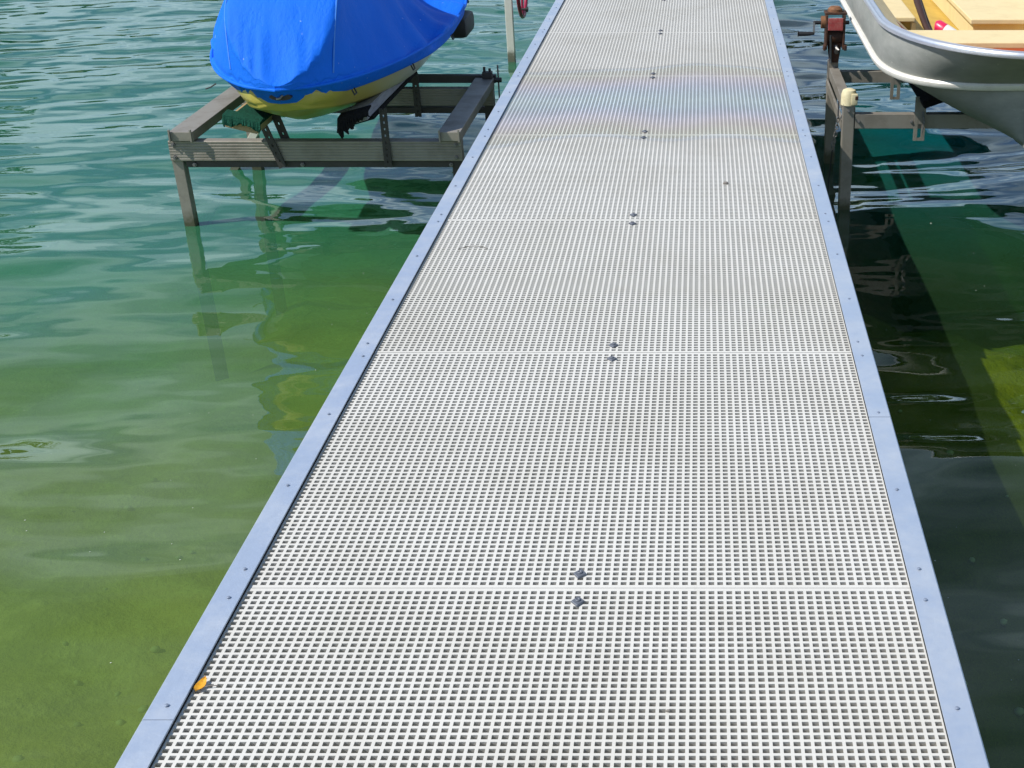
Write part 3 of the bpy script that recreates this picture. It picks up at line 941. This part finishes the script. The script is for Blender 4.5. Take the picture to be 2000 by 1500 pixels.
# ================================================================== JET SKI
ski = empty('jet_ski', (-1.42, 6.2, 0.38), 'jet ski under a blue cover, its yellow bow on the lift beside the dock', 'jet ski')
AX = lambda y: -1.362 - 0.055 * (y - 5.0)
YB, YS = 4.965, 7.40
def hw(y):
    t = np.clip((y - YB) / 1.50, 0, 1)
    w = 0.505 * (1 - (1 - t) ** 2.1) ** 0.56
    return w * (1 - 0.10 * smoothstep(6.8, 7.4, y))
def zhem(y):
    return 0.605 - 0.012 * smoothstep(5.6, 6.8, y)
def ztop(y):
    pts = [(4.96, 0.662), (5.0, 0.700), (5.06, 0.765), (5.12, 0.835), (5.2, 0.920), (5.3, 0.995), (5.45, 1.09), (5.7, 1.20), (6.05, 1.25), (6.25, 1.20), (6.4, 1.08), (6.6, 0.94), (6.8, 0.82), (6.95, 0.71), (7.05, 0.675), (7.2, 0.668), (7.4, 0.660)]
    a = np.array(pts)
    return float(np.interp(y, a[:, 0], a[:, 1]))
def crest(y):
    a = np.array([(4.96, 0.95), (5.1, 0.90), (5.2, 0.80), (5.3, 0.66), (5.45, 0.53), (5.6, 0.45), (5.9, 0.34), (6.2, 0.24), (6.6, 0.26), (6.9, 0.30), (7.05, 0.45), (7.4, 0.6)])
    return float(np.interp(y, a[:, 0], a[:, 1]))
def foot(y):
    return float(np.interp(y, [6.0, 6.95, 7.4], [1.0, 0.68, 0.66]))
def build_cover():
    ts = np.linspace(0, 1, 84)
    ys = YB + (YS - YB) * (ts ** 1.35)
    rows = []
    for y in ys:
        h = max(float(hw(y)), 0.012); zh = float(zhem(y)); zt = ztop(y); k = crest(y)
        zg = zh + 0.062
        zs = zg + (zt - zg) * 0.94
        fb = max(foot(y), k + 0.08); rem = fb - k
        uc = 0.10 * float(1 - smoothstep(5.2, 6.0, y)) + 0.03       # undercut below the edge
        low = [(max(0.975, fb * 0.975), zg - 0.006), (1.0, zh + 0.042), (1.0 - uc * 0.5, zh + 0.012), (1.0 - uc, zh - 0.012), (0.96 - uc, zh - 0.018)]
        top = [(0, zt), (k * 0.55, zs + (zt - zs) * 0.75), (k, zs)]
        # the shaded flank hangs in a hollow, the sunny flank is pulled straight
        hr = top + [(k + rem * 0.24, zg + (zs - zg) * 0.58), (k + rem * 0.56, zg + (zs - zg) * 0.24), (k + rem * 0.88, zg + (zs - zg) * 0.03)] + low
        hl = top + [(k + rem * 0.30, zg + (zs - zg) * 0.72), (k + rem * 0.64, zg + (zs - zg) * 0.37), (k + rem * 0.90, zg + (zs - zg) * 0.09)] + low
        right = catmull(hr, 5)
        left = catmull(hl, 5)
        row = np.vstack([np.stack([-left[::-1, 0], left[::-1, 1]], 1), right[1:]])
        yy = np.full(len(row), y) + np.clip(zh + 0.045 - row[:, 1], 0, 1) * 0.75 * float(1 - smoothstep(5.0, 5.5, y))
        rows.append(np.stack([AX(y) + row[:, 0] * h, yy, row[:, 1]], 1))
    P = np.array(rows)
    U = np.linspace(-1, 1, P.shape[1])[None, :]
    X, Y, Z = P[..., 0], P[..., 1], P[..., 2]
    mid = (np.abs(U) < 0.84)
    # gathers behind the front hem, drapes on the flanks
    g = np.exp(-((Y - 5.06) / 0.10) ** 2) * mid
    ph = X * 95 + 3.5 * np.sin(X * 21) + Y * 14
    dz = 0.0095 * g * np.sin(ph)
    fl = smoothstep(0.28, 0.45, np.abs(U)) * (1 - smoothstep(0.70, 0.84, np.abs(U)))
    dr = 0.020 * np.sin(Y * 9.0 + X * 9 + 1.0) * np.sin(Y * 4.0 - 0.6) + 0.010 * np.sin(Y * 21 + X * 14)
    P[..., 2] = Z + dz + dr * fl * smoothstep(5.3, 5.7, Y) * (1 - smoothstep(6.9, 7.1, Y))
    P[..., 0] = X + np.sign(U) * 0.6 * dr * fl * smoothstep(5.3, 5.7, Y) * (1 - smoothstep(6.9, 7.1, Y))
    # sag of the hood between the seams
    hood = (1 - smoothstep(0.0, 0.42, np.abs(U))) * smoothstep(5.2, 5.5, Y) * (1 - smoothstep(5.8, 6.1, Y))
    P[..., 2] -= 0.012 * hood
    # close the nose with a bulging end and close the stern
    nose = P[0].copy(); nose[:, 0] = AX(YB) + (nose[:, 0] - AX(YB)) * 0.02; nose[:, 1] -= 0.004
    stern1 = P[-1].copy(); stern1[:, 1] += 0.02; stern1[:, 2] = np.minimum(stern1[:, 2], 0.63)
    stern2 = stern1.copy(); stern2[:, 2] = 0.55
    P = np.concatenate([nose[None], P, stern1[None], stern2[None]], 0)
    o = grid_mesh('cover', P, M['cover'], ski, True)
    return o, P
cover, CP = build_cover()
nU = CP.shape[1]
def seam(sign, name='seam'):
    pts = []
    for i in range(CP.shape[0]):
        y = CP[i, 0, 1]
        if y < 5.06 or y > 6.15: continue
        k = crest(y)
        # column whose x fraction is the crest
        xs = (CP[i, :, 0] - AX(y)) / max(float(hw(y)), 0.01)
        half = range(nU // 2, nU) if sign > 0 else range(nU // 2, -1, -1)
        for j in half:
            if sign * xs[j] >= k - 0.005:
                pts.append(Vector(CP[i, j]) + Vector((0, -0.002, 0.003))); break
    # smooth
    for _ in range(3):
        pts = [pts[0]] + [(pts[q - 1] + pts[q] * 2 + pts[q + 1]) / 4 for q in range(1, len(pts) - 1)] + [pts[-1]]
    mb = MB(); mb.tube(pts, 0.0032, 6)
    return mb.done(name, M['seam'], cover, True)
seam(1); seam(-1)
# front hem piping
hem = []
for i in range(CP.shape[0]):
    pass
def hem_line(sign):
    pts = []
    for i in range(1, CP.shape[0] - 2):
        y = CP[i, 0, 1]
        h = float(hw(y)); zh = float(zhem(y))
        if y > 7.3: break
        pts.append((AX(y) + sign * h * 1.0, y, zh + 0.043))
    return pts
hp = hem_line(-1)[::-1] + [(AX(YB), YB - 0.006, 0.648)] + hem_line(1)
mb = MB(); mb.tube(hp, 0.007, 8); mb.done('hem', M['cover'], cover, True)

def build_ski_hull():
    ys = YB + 0.07 + (YS - 0.02 - YB - 0.07) * (np.linspace(0, 1, 60) ** 1.3)
    rows = []
    for y in ys:
        h = max(float(hw(y)) * 0.975, 0.012); zh = float(zhem(y))
        zk = float(np.interp(y, [4.99, 5.05, 5.15, 5.3, 5.5, 5.8, 7.4], [0.580, 0.545, 0.500, 0.455, 0.416, 0.400, 0.395]))
        h *= 1 - 0.11 * float(1 - smoothstep(5.2, 6.0, y))
        zc = zk + (zh - 0.03 - zk) * 0.55
        half = [(0.0, zk), (0.10, zk + 0.002), (0.42, zk + (zc - zk) * 0.42), (0.74, zc - 0.004), (0.80, zc + 0.010), (0.92, zh - 0.02), (0.955, zh + 0.01), (0.94, zh + 0.03)]
        c = catmull(half, 3)
        row = np.vstack([np.stack([-c[::-1, 0], c[::-1, 1]], 1), c[1:]])
        rows.append(np.stack([AX(y) + row[:, 0] * h, np.full(len(row), y), row[:, 1]], 1))
    P = np.array(rows)
    end = P[-1].copy(); end[:, 0] = AX(YS) + (end[:, 0] - AX(YS)) * 0.02; end[:, 2] = 0.5
    nose = P[0].copy(); nose[:, 0] = AX(YB); nose[:, 2] = 0.590; nose[:, 1] -= 0.01
    P = np.concatenate([nose[None], P, end[None]], 0)
    o = grid_mesh('hull', P, M['ski_hull'], None, True)
    o.parent = ski; o.location = -ski.location
    return o
build_ski_hull()
# bow tow eye seen through a slot in the cover
def disc(cx, y, cz, rx, rz, name, mat, parent, dy=0.0):
    mb = MB()
    mb.prism([(cx + rx * math.cos(a), cz + rz * math.sin(a)) for a in np.linspace(0, 2 * PI, 24, endpoint=False)], 'y', y, y + 0.02)
    return mb.done(name, mat, parent)
disc(-1.352, YB + 0.020, 0.618, 0.042, 0.013, 'tow_slot', M['black'], ski)
mb = MB(); mb.tube([(-1.365, YB + 0.016, 0.612), (-1.35, YB + 0.008, 0.616), (-1.342, YB + 0.016, 0.626)], 0.004, 8); mb.done('tow_eye', M['chain'], ski, True)
# strap clips along the hem
def clip(y, sign):
    x = AX(y) + sign * float(hw(y)) * 0.985; z = float(zhem(y)) - 0.006
    mb = MB()
    mb.tube([(x, y - 0.018, z + 0.006), (x + sign * 0.008, y - 0.016, z - 0.014), (x + sign * 0.008, y + 0.016, z - 0.014), (x, y + 0.018, z + 0.006)], 0.0035, 6)
    mb.done('strap_clip', M['black'], cover, True)
clip(5.18, 1); clip(5.62, 1); clip(6.3, 1)
mb = MB(); x = AX(5.40) - float(hw(5.40))
mb.tube([(x, 5.40, 0.575), (x - 0.02, 5.39, 0.563), (x - 0.04, 5.385, 0.557)], 0.003, 6); mb.done('strap_end', M['black'], cover, True)
mb = MB(); mb.box(-1.075, -0.985, 6.98, 7.26, 0.445, 0.545, 0.025); mb.done('sponson', M['black'], ski, True)

# ================================================================== ROWBOAT LIFT (right)
rlift = empty('rowboat_lift', (1.3, 5.9, 0), 'grey steel boat lift with a rusty winch, holding the silver rowboat right of the dock', 'boat lift')
mb = MB(); mb.box(0.791, 0.839, 5.495, 5.543, -1.3, 0.470, 0.003); post1 = mb.done('post', LM, rlift)
mb = MB(); mb.tube([(0.815, 5.519, 0.4625), (0.815, 5.519, 0.505), (0.815, 5.519, 0.522), (0.815, 5.519, 0.528)], [0.033, 0.032, 0.026, 0.012], 16)
mb.box(0.822, 0.848, 5.484, 5.50, 0.466, 0.512, 0.004)
cp = mb.done('post_cap', M['cap'], post1, True)
mb = MB(); mb.box(0.837, 0.8505, 5.4825, 5.500, 0.488, 0.504, 0.002); mb.done('cap_bolt', M['rust'], post1)
mb = MB(); mb.box(0.797, 0.845, 6.30, 6.348, -1.4, 0.475, 0.003); post2 = mb.done('post', LM, rlift)
mb = MB(); mb.box(0.803, 0.847, 5.545, 6.298, 0.400, 0.446, 0.002); mb.done('side_rail', LM, rlift)
mb = MB(); mb.box(0.790, 0.800, 5.545, 6.298, 0.350, 0.392, 0.002); mb.done('lower_rail', LM, rlift)
mb = MB(); mb.box(0.8415, 2.2, 5.497, 5.541, 0.366, 0.426, 0.002); mb.done('cross_beam', LM, rlift)
mb = MB(); mb.box(0.8475, 2.2, 6.303, 6.345, 0.374, 0.427, 0.002); mb.done('cross_beam', LM, rlift)
def slotted(x, y, z0, z1, w):
    mb = MB()
    mb.box(x - w / 2, x - 0.008, y, y + 0.007, z0, z1); mb.box(x + 0.008, x + w / 2, y, y + 0.007, z0, z1)
    mb.box(x - 0.008, x + 0.008, y + 0.0006, y + 0.0064, z0 + 0.07, z1); mb.box(x - 0.008, x + 0.008, y + 0.0006, y + 0.0064, z0, z0 + 0.012)
    return mb.done('bunk_bracket', M['lift'], rlift)
slotted(1.108, 5.488, 0.318, 0.500, 0.046)
slotted(1.115, 6.294, 0.298, 0.470, 0.046)
slotted(1.74, 5.488, 0.318, 0.500, 0.046)
mb = MB(); mb.tube([(1.118, 5.484, 0.44), (1.125, 5.478, 0.40), (1.118, 5.480, 0.352)], 0.004, 6); mb.done('tie_wire', M['chain'], rlift, True)
for x in (1.135, 1.715):
    mb = MB(); mb.bar((x + 0.03 * (1.42 - x), 5.40, 0.500), (x + 0.03 * (1.42 - x), 7.4, 0.490), 0.085, 0.030, up=(-0.35 if x < 1.4 else 0.35, 0, 1), bev=0.003); mb.done('bunk', M['carpet_black'], rlift)
# chain and cable hanging at the near post
mb = MB()
for k in range(9):
    c = Vector((0.776 - 0.004 * k * (k % 2) * 0.3 - 0.002 * k, 5.535, 0.395 - 0.0155 * k))
    ax = Vector((1, 0, 0)) if k % 2 else Vector((0, 1, 0))
    s = ax.cross(Vector((0, 0, 1)))
    mb.tube([c + Vector((0, 0, 1)) * 0.011 * math.sin(a) + s * 0.006 * math.cos(a) for a in np.linspace(0, 2 * PI, 12, endpoint=False)], 0.0022, 5, closed=True)
mb.done('chain', M['chain'], rlift, True)
mb = MB(); mb.tube([(0.776, 5.535, 0.40), (0.792, 5.70, 0.43)], 0.003, 6); mb.tube([(0.757, 5.535, 0.265), (0.748, 5.54, 0.14), (0.742, 5.55, -0.05)], 0.003, 6); mb.done('cable', M['black'], rlift, True)
for bx, bz in ((0.858, 0.396), (1.075, 0.396)):
    bolt(bx, 5.498 if bx < 1 else 5.497, bz, rlift, 0.007)
bolt(0.815, 5.4955, 0.44, rlift, 0.007)
# winch
mb = MB()
mb.box(0.776, 0.786, 6.262, 6.335, 0.535, 0.690, 0.002); mb.box(0.856, 0.866, 6.262, 6.335, 0.535, 0.690, 0.002)
mb.box(0.772, 0.872, 6.270, 6.340, 0.690, 0.700, 0.002)
mb.box(0.768, 0.780, 6.255, 6.290, 0.532, 0.556, 0.003); mb.box(0.862, 0.876, 6.255, 6.290, 0.532, 0.556, 0.003)
mb.prism([(0.788, 0.56), (0.854, 0.56), (0.842, 0.472), (0.800, 0.472)], 'y', 6.286, 6.298)
win = mb.done('winch_frame', M['rust'], rlift)
mb = MB(); mb.box(0.787, 0.855, 6.258, 6.270, 0.622, 0.676, 0.002); mb.box(0.790, 0.852, 6.2575, 6.2585, 0.656, 0.661); hp_ = mb.done('front_plate', M['label_red'], win)
mb = MB(); mb.tube([(0.788, 6.30, 0.588), (0.854, 6.30, 0.588)], 0.030, 16); mb.done('drum', M['rust'], win, True)
mb = MB(); mb.tube([(0.756, 6.290, 0.655), (0.775, 6.290, 0.655)], 0.028, 18); mb.done('gear', M['rust_brown'], win, True)
mb = MB(); mb.tube([(0.832, 6.285, 0.546), (0.832, 6.270, 0.534), (0.832, 6.284, 0.520)], 0.012, 8); mb.tube([(0.800, 6.275, 0.60), (0.806, 6.278, 0.47)], 0.006, 8); mb.done('strap_hook', M['chain'], win, True)
mb = MB(); mb.tube([(0.722, 6.290, 0.653), (0.885, 6.290, 0.653)], 0.009, 10); mb.done('shaft', M['black'], win, True)
mb = MB(); mb.bar((0.724, 6.284, 0.658), (0.724, 6.276, 0.606), 0.009, 0.004, up=(0, 1, 0))
mb.done('crank_arm', M['chain'], win)
mb = MB(); mb.tube([(0.726, 6.276, 0.607), (0.70, 6.276, 0.605), (0.655, 6.276, 0.605), (0.650, 6.276, 0.605)], [0.006, 0.010, 0.011, 0.016], 10); mb.done('crank_grip', M['black'], win, True)
mb = MB(); mb.tube([(0.820, 6.31, 0.70), (0.820, 6.31, 0.712), (0.820, 6.31, 0.722)], [0.034, 0.033, 0.022], 14); mb.done('top_cap', M['rust_brown'], win, True)

# ================================================================== ROWBOAT
boat = empty('rowboat', (1.42, 6.4, 0.43), 'silver rowboat with cream inside, raised on the lift right of the dock', 'rowboat')
BX = 1.425
def plan(a, yback, yfront, n, npts_side=26, npts_arc=44, yend=8.6):
    """open outline from back left round the bow to back right"""
    pts = []
    for t in np.linspace(0, 1, npts_side, endpoint=False):
        pts.append((BX - a, yend + (yback - yend) * t))
    for th in np.linspace(0, PI, npts_arc):
        c, s = math.cos(th), math.sin(th)
        pts.append((BX - a * np.sign(c) * abs(c) ** (2 / n), yback - (yback - yfront) * abs(s) ** (2 / n)))
    for t in np.linspace(0, 1, npts_side + 1)[1:]:
        pts.append((BX + a, yback + (yend - yback) * t))
    return np.array(pts)
G = plan(0.508, 5.43, 4.715, 2.0)        # gunwale
Rl = plan(0.512, 5.57, 4.955, 3.0)       # rail
sheer = lambda y: 0.822 + 0.0 * y
def ring(p, z): return np.stack([p[:, 0], p[:, 1], np.full(len(p), z) if np.isscalar(z) else z], 1)
railz = 0.662 + 0.006 * np.exp(-((Rl[:, 0] - BX) / 0.25) ** 2)
rows = []
gt = ring(G, 0.822); rl = ring(Rl, railz)
side_rows = []
for t in np.linspace(0, 1, 9):
    r_ = gt * (1 - t) + rl * t
    bulge = 0.012 * math.sin(PI * t)
    r_[:, 0] += np.sign(r_[:, 0] - BX) * bulge * np.clip(np.abs(r_[:, 0] - BX) / 0.4, 0, 1)
    side_rows.append(r_)
bot = []
for t in np.linspace(0, 1, 10)[1:]:
    kp = np.stack([np.full(len(Rl), BX), np.maximum(Rl[:, 1], 4.955), np.full(len(Rl), 0.432)], 1)
    r_ = rl * (1 - t) + kp * t
    r_[:, 2] += -0.020 * math.sin(PI * t) * np.clip(np.abs(Rl[:, 0] - BX) / 0.45, 0, 1)
    r_[:, 1] += 0.0
    bot.append(r_)
P = np.array(side_rows + bot)
hull = grid_mesh('hull', P, M['boat_hull'], None, True)
hull.parent = boat; hull.location = -boat.location
md = hull.modifiers.new('thick', 'SOLIDIFY'); md.thickness = 0.004; md.offset = -1
# transom closes the stern, out of frame
mb = MB(); mb.prism([(BX - 0.505, 0.822), (BX + 0.505, 0.822), (BX + 0.505, 0.662), (BX, 0.436), (BX - 0.505, 0.662)], 'y', 8.585, 8.605); mb.done('transom', M['boat_hull'], boat)
# inner skin and floor
def inset(p, d):
    q = p.copy()
    n_ = np.zeros((len(p), 2))
    tng = np.gradient(p[:, :2], axis=0)
    n_[:, 0], n_[:, 1] = -tng[:, 1], tng[:, 0]
    n_ /= np.linalg.norm(n_, axis=1)[:, None] + 1e-9
    # normal pointing to the inside (towards BX, aft)
    s = np.sign((BX - p[:, 0]) * n_[:, 0] + (6.5 - p[:, 1]) * n_[:, 1] * 0.3)
    q[:, :2] += n_ * (d * s)[:, None]
    return q
Gi = inset(ring(G, 0.828), 0.018)
Fi = inset(ring(Rl, 0.612), 0.05); Fi[:, 0] = BX + (Fi[:, 0] - BX) * 0.55; Fi[:, 1] = np.maximum(Fi[:, 1], 5.06)
rows = [Gi * (1 - t) + Fi * t for t in np.linspace(0, 1, 5)]
cen = Fi.copy(); cen[:, 0] = BX; cen[:, 2] = 0.575
rows += [Fi * (1 - t) + cen * t for t in (0.35, 0.7, 1.0)]
inn = grid_mesh('inner_skin', np.array(rows), M['cream'], None, True)
inn.parent = boat; inn.location = -boat.location
# paint: forward bilge red-brown, sides cream, aft bilge mustard
inn.data.materials.append(M['red_floor']); inn.data.materials.append(M['yellow_in'])
for p in inn.data.polygons:
    c = p.center
    if c.y < 6.05 and c.z < 0.74:
        p.material_index = 1
    elif c.z < 0.62:
        p.material_index = 2
# gunwale rim: folded section swept round the edge
def sweep(path, prof, name, mat, parent):
    tng = np.gradient(path, axis=0); tng[:, 2] = 0
    tng /= np.linalg.norm(tng, axis=1)[:, None]
    nrm = np.stack([tng[:, 1], -tng[:, 0], np.zeros(len(path))], 1)      # outward for a path running aft-left to bow to aft-right
    mid = len(path) // 2
    if nrm[mid, 1] > 0: nrm = -nrm
    rows = []
    for o_, z_ in prof + [prof[0]]:
        q = path + nrm * o_; q[:, 2] = path[:, 2] + z_
        rows.append(q)
    ob = grid_mesh(name, np.array(rows), mat, None, True)
    ob.parent = parent; ob.location = -parent.location
    ob.data.set_sharp_from_angle(angle=R(40))
    return ob
rim = [(0.017, -0.008), (0.020, 0.001), (0.017, 0.010), (0.011, 0.014), (0.006, 0.011), (-0.001, 0.011), (-0.006, 0.015), (-0.012, 0.013), (-0.013, 0.0), (0.0, -0.002), (0.010, -0.005)]
sweep(gt, rim, 'gunwale', M['rim'], boat)
rl2 = rl.copy()
sweep(rl2, [(-0.004, -0.018), (0.012, -0.016), (0.019, -0.007), (0.020, 0.004), (0.014, 0.012), (-0.004, 0.014)], 'rub_rail', M['rail'], boat)
mb = MB(); mb.tube([(BX, 4.952, 0.655), (BX, 4.945, 0.55), (BX, 4.953, 0.44), (BX, 5.1, 0.427), (BX, 8.5, 0.427)], 0.010, 8); mb.done('keel', M['boat_hull'], boat, True)
# furniture
mb = MB(); mb.box(BX - 0.47, BX + 0.47, 5.585, 5.860, 0.676, 0.700, 0.004); mb.done('bow_bench', M['cream'], boat)
mb = MB(); mb.box(1.405, 1.78, 6.105, 7.6, 0.678, 0.700, 0.004); cs = mb.done('centre_box', M['cream'], boat)
mb = MB(); mb.box(1.425, 1.70, 6.15, 7.58, 0.585, 0.678); mb.done('box_side', M['cream'], cs)
mb = MB(); mb.box(0.945, 1.165, 6.155, 7.4, 0.680, 0.700, 0.004); ss = mb.done('side_bench', M['cream'], boat)
mb = MB(); mb.box(1.0, 1.150, 6.19, 7.38, 0.622, 0.680); mb.done('bench_front', M['yellow_in'], ss)
mb = MB(); mb.box(1.152, 1.172, 6.17, 6.20, 0.612, 0.675, 0.002); mb.done('bench_leg', M['cream'], ss)
# dark shaft and loose gear in the well
mb = MB(); mb.tube([(1.215, 5.98, 0.640), (1.205, 6.12, 0.675), (1.192, 6.30, 0.745), (1.200, 6.5, 0.80)], [0.013, 0.014, 0.017, 0.02], 10)
mb.tube([(1.235, 6.0, 0.63), (1.222, 6.2, 0.69), (1.212, 6.4, 0.76)], 0.006, 8)
o = mb.done('oar', M['oar'], None, True, (1.21, 6.2, 0.68)); tag(o, 'dark brown shaft leaning in the well of the rowboat', 'oar')
mb = MB(); mb.box(1.155, 1.20, 6.02, 6.10, 0.585, 0.655, 0.008); mb.box(1.205, 1.245, 6.00, 6.06, 0.585, 0.645, 0.008)
o = mb.done('tackle_case', M['oar'], None, False, (1.19, 6.05, 0.59)); tag(o, 'small dark case on the rowboat floor beside the bow bench', 'case')
can = empty('drink_can', (1.262, 5.985, 0.665), 'pink and white drink can lying behind the bow bench of the rowboat', 'can')
mb = MB(); mb.tube([(1.235, 6.00, 0.690), (1.240, 5.997, 0.690), (1.268, 5.978, 0.676)], [0.024, 0.029, 0.029], 16); mb.done('can_body', M['can_red'], can, True)
mb = MB(); mb.tube([(1.2685, 5.9777, 0.6757), (1.305, 5.953, 0.657), (1.311, 5.949, 0.655)], [0.029, 0.028, 0.022], 16); mb.done('can_end', M['can_white'], can, True)

# ================================================================== FAR BANK (seen mirrored in the water)
def build_bank():
    xs = np.linspace(-60, -7, 30); rows = []
    for t in np.linspace(0, 1, 6):
        rows.append(np.stack([xs, 25 + 0.25 * (xs + 20) * -0.2 + t * 12 + np.sin(xs * 0.5), np.full(30, -1.5) + t * 3.0 + 0.2 * np.sin(xs * 1.3 + t * 4)], 1))
    o = grid_mesh('shore_bank', np.array(rows), M['bank'])
    o['kind'] = 'structure'
build_bank()
def tree(x, y, h, seed, label):
    r = random.Random(seed)
    t = empty('broadleaf_tree', (x, y, 0.3), label, 'tree', 'trees on the far bank')
    mb = MB(); mb.tube([(x, y, 0), (x + .1, y, h * .3), (x, y + .1, h * .6), (x, y, h * .85)], [h * .035, h * .028, h * .018, h * .006], 9)
    for k in range(7):
        a = r.random() * 6.3; z0 = h * r.uniform(.3, .65); L = h * r.uniform(.2, .32)
        mb.tube([(x, y, z0), (x + L * .5 * math.cos(a), y + L * .5 * math.sin(a), z0 + L * .45), (x + L * math.cos(a), y + L * math.sin(a), z0 + L * .7)], [h * .012, h * .008, h * .003], 6)
    mb.done('trunk', M['bark'], t, True)
    v, f = [], []
    clumps = [(r.gauss(0, h * .20), r.gauss(0, h * .20), h * r.uniform(.32, .95), h * r.uniform(.10, .17)) for _ in range(26)]
    for cx, cy, cz, cr in clumps:
        for q in range(130):
            d = Vector((r.gauss(0, 1), r.gauss(0, 1), r.gauss(0, 1))).normalized() * cr * r.random() ** .4
            p = Vector((cx, cy, cz - .3)) + d
            s = r.uniform(.10, .22)
            u = Vector((r.gauss(0, 1), r.gauss(0, 1), r.gauss(0, .6))).normalized(); w = u.cross(Vector((r.gauss(0, 1), r.gauss(0, 1), 1))).normalized()
            b = len(v)
            v += [p - u * s, p + w * s * .5, p + u * s, p - w * s * .5]
            f.append((b, b + 1, b + 2, b + 3))
    from_np('crown', v, f, M['foliage'], t)
for k, (x, y, h) in enumerate(((-18.5, 28, 6.6), (-22.5, 29, 8.2), (-27.0, 31, 7.6), (-33.0, 32, 8.8))):
    tree(x, y, h, 40 + k, ['tall leafy tree on the bank, nearest to the dock', 'second leafy tree on the bank, counted from the dock', 'third leafy tree on the bank, counted from the dock', 'leafy tree on the bank, farthest from the dock'][k])

def build_far_woods():
    r = np.random.default_rng(21)
    n = 15000
    ang = r.uniform(R(-75), R(75), n)
    prof = 0.72 + 0.16 * np.sin(ang * 9.0) + 0.12 * np.sin(ang * 23.0 + 1.0) + 0.10 * np.sin(ang * 51.0)
    dist = 86.0 + r.normal(0, 3.0, n)
    h = 9.0 * prof * r.random(n) ** 0.75
    cx = dist * np.sin(ang); cy = dist * np.cos(ang); cz = 0.2 + h
    s_ = r.uniform(0.35, 0.95, n)
    u = r.normal(size=(n, 3)); u /= np.linalg.norm(u, axis=1)[:, None]
    w = np.cross(u, r.normal(size=(n, 3))); w /= np.linalg.norm(w, axis=1)[:, None]
    c = np.stack([cx, cy, cz], 1)
    v = np.stack([c - u * s_[:, None], c + w * s_[:, None] * .6, c + u * s_[:, None], c - w * s_[:, None] * .6], 1).reshape(-1, 3)
    f = np.arange(n * 4).reshape(n, 4)
    o = from_np('far_woods', v, f, M['foliage'], None)
    o['kind'] = 'stuff'
    a = np.linspace(R(-78), R(78), 60); rows = []
    for t in np.linspace(0, 1, 4):
        d = 78.0 + 30.0 * t
        rows.append(np.stack([d * np.sin(a), d * np.cos(a), np.full(60, -1.0 + 3.2 * t)], 1))
    o = grid_mesh('far_shore', np.array(rows), M['bank'])
    o['kind'] = 'structure'
build_far_woods()
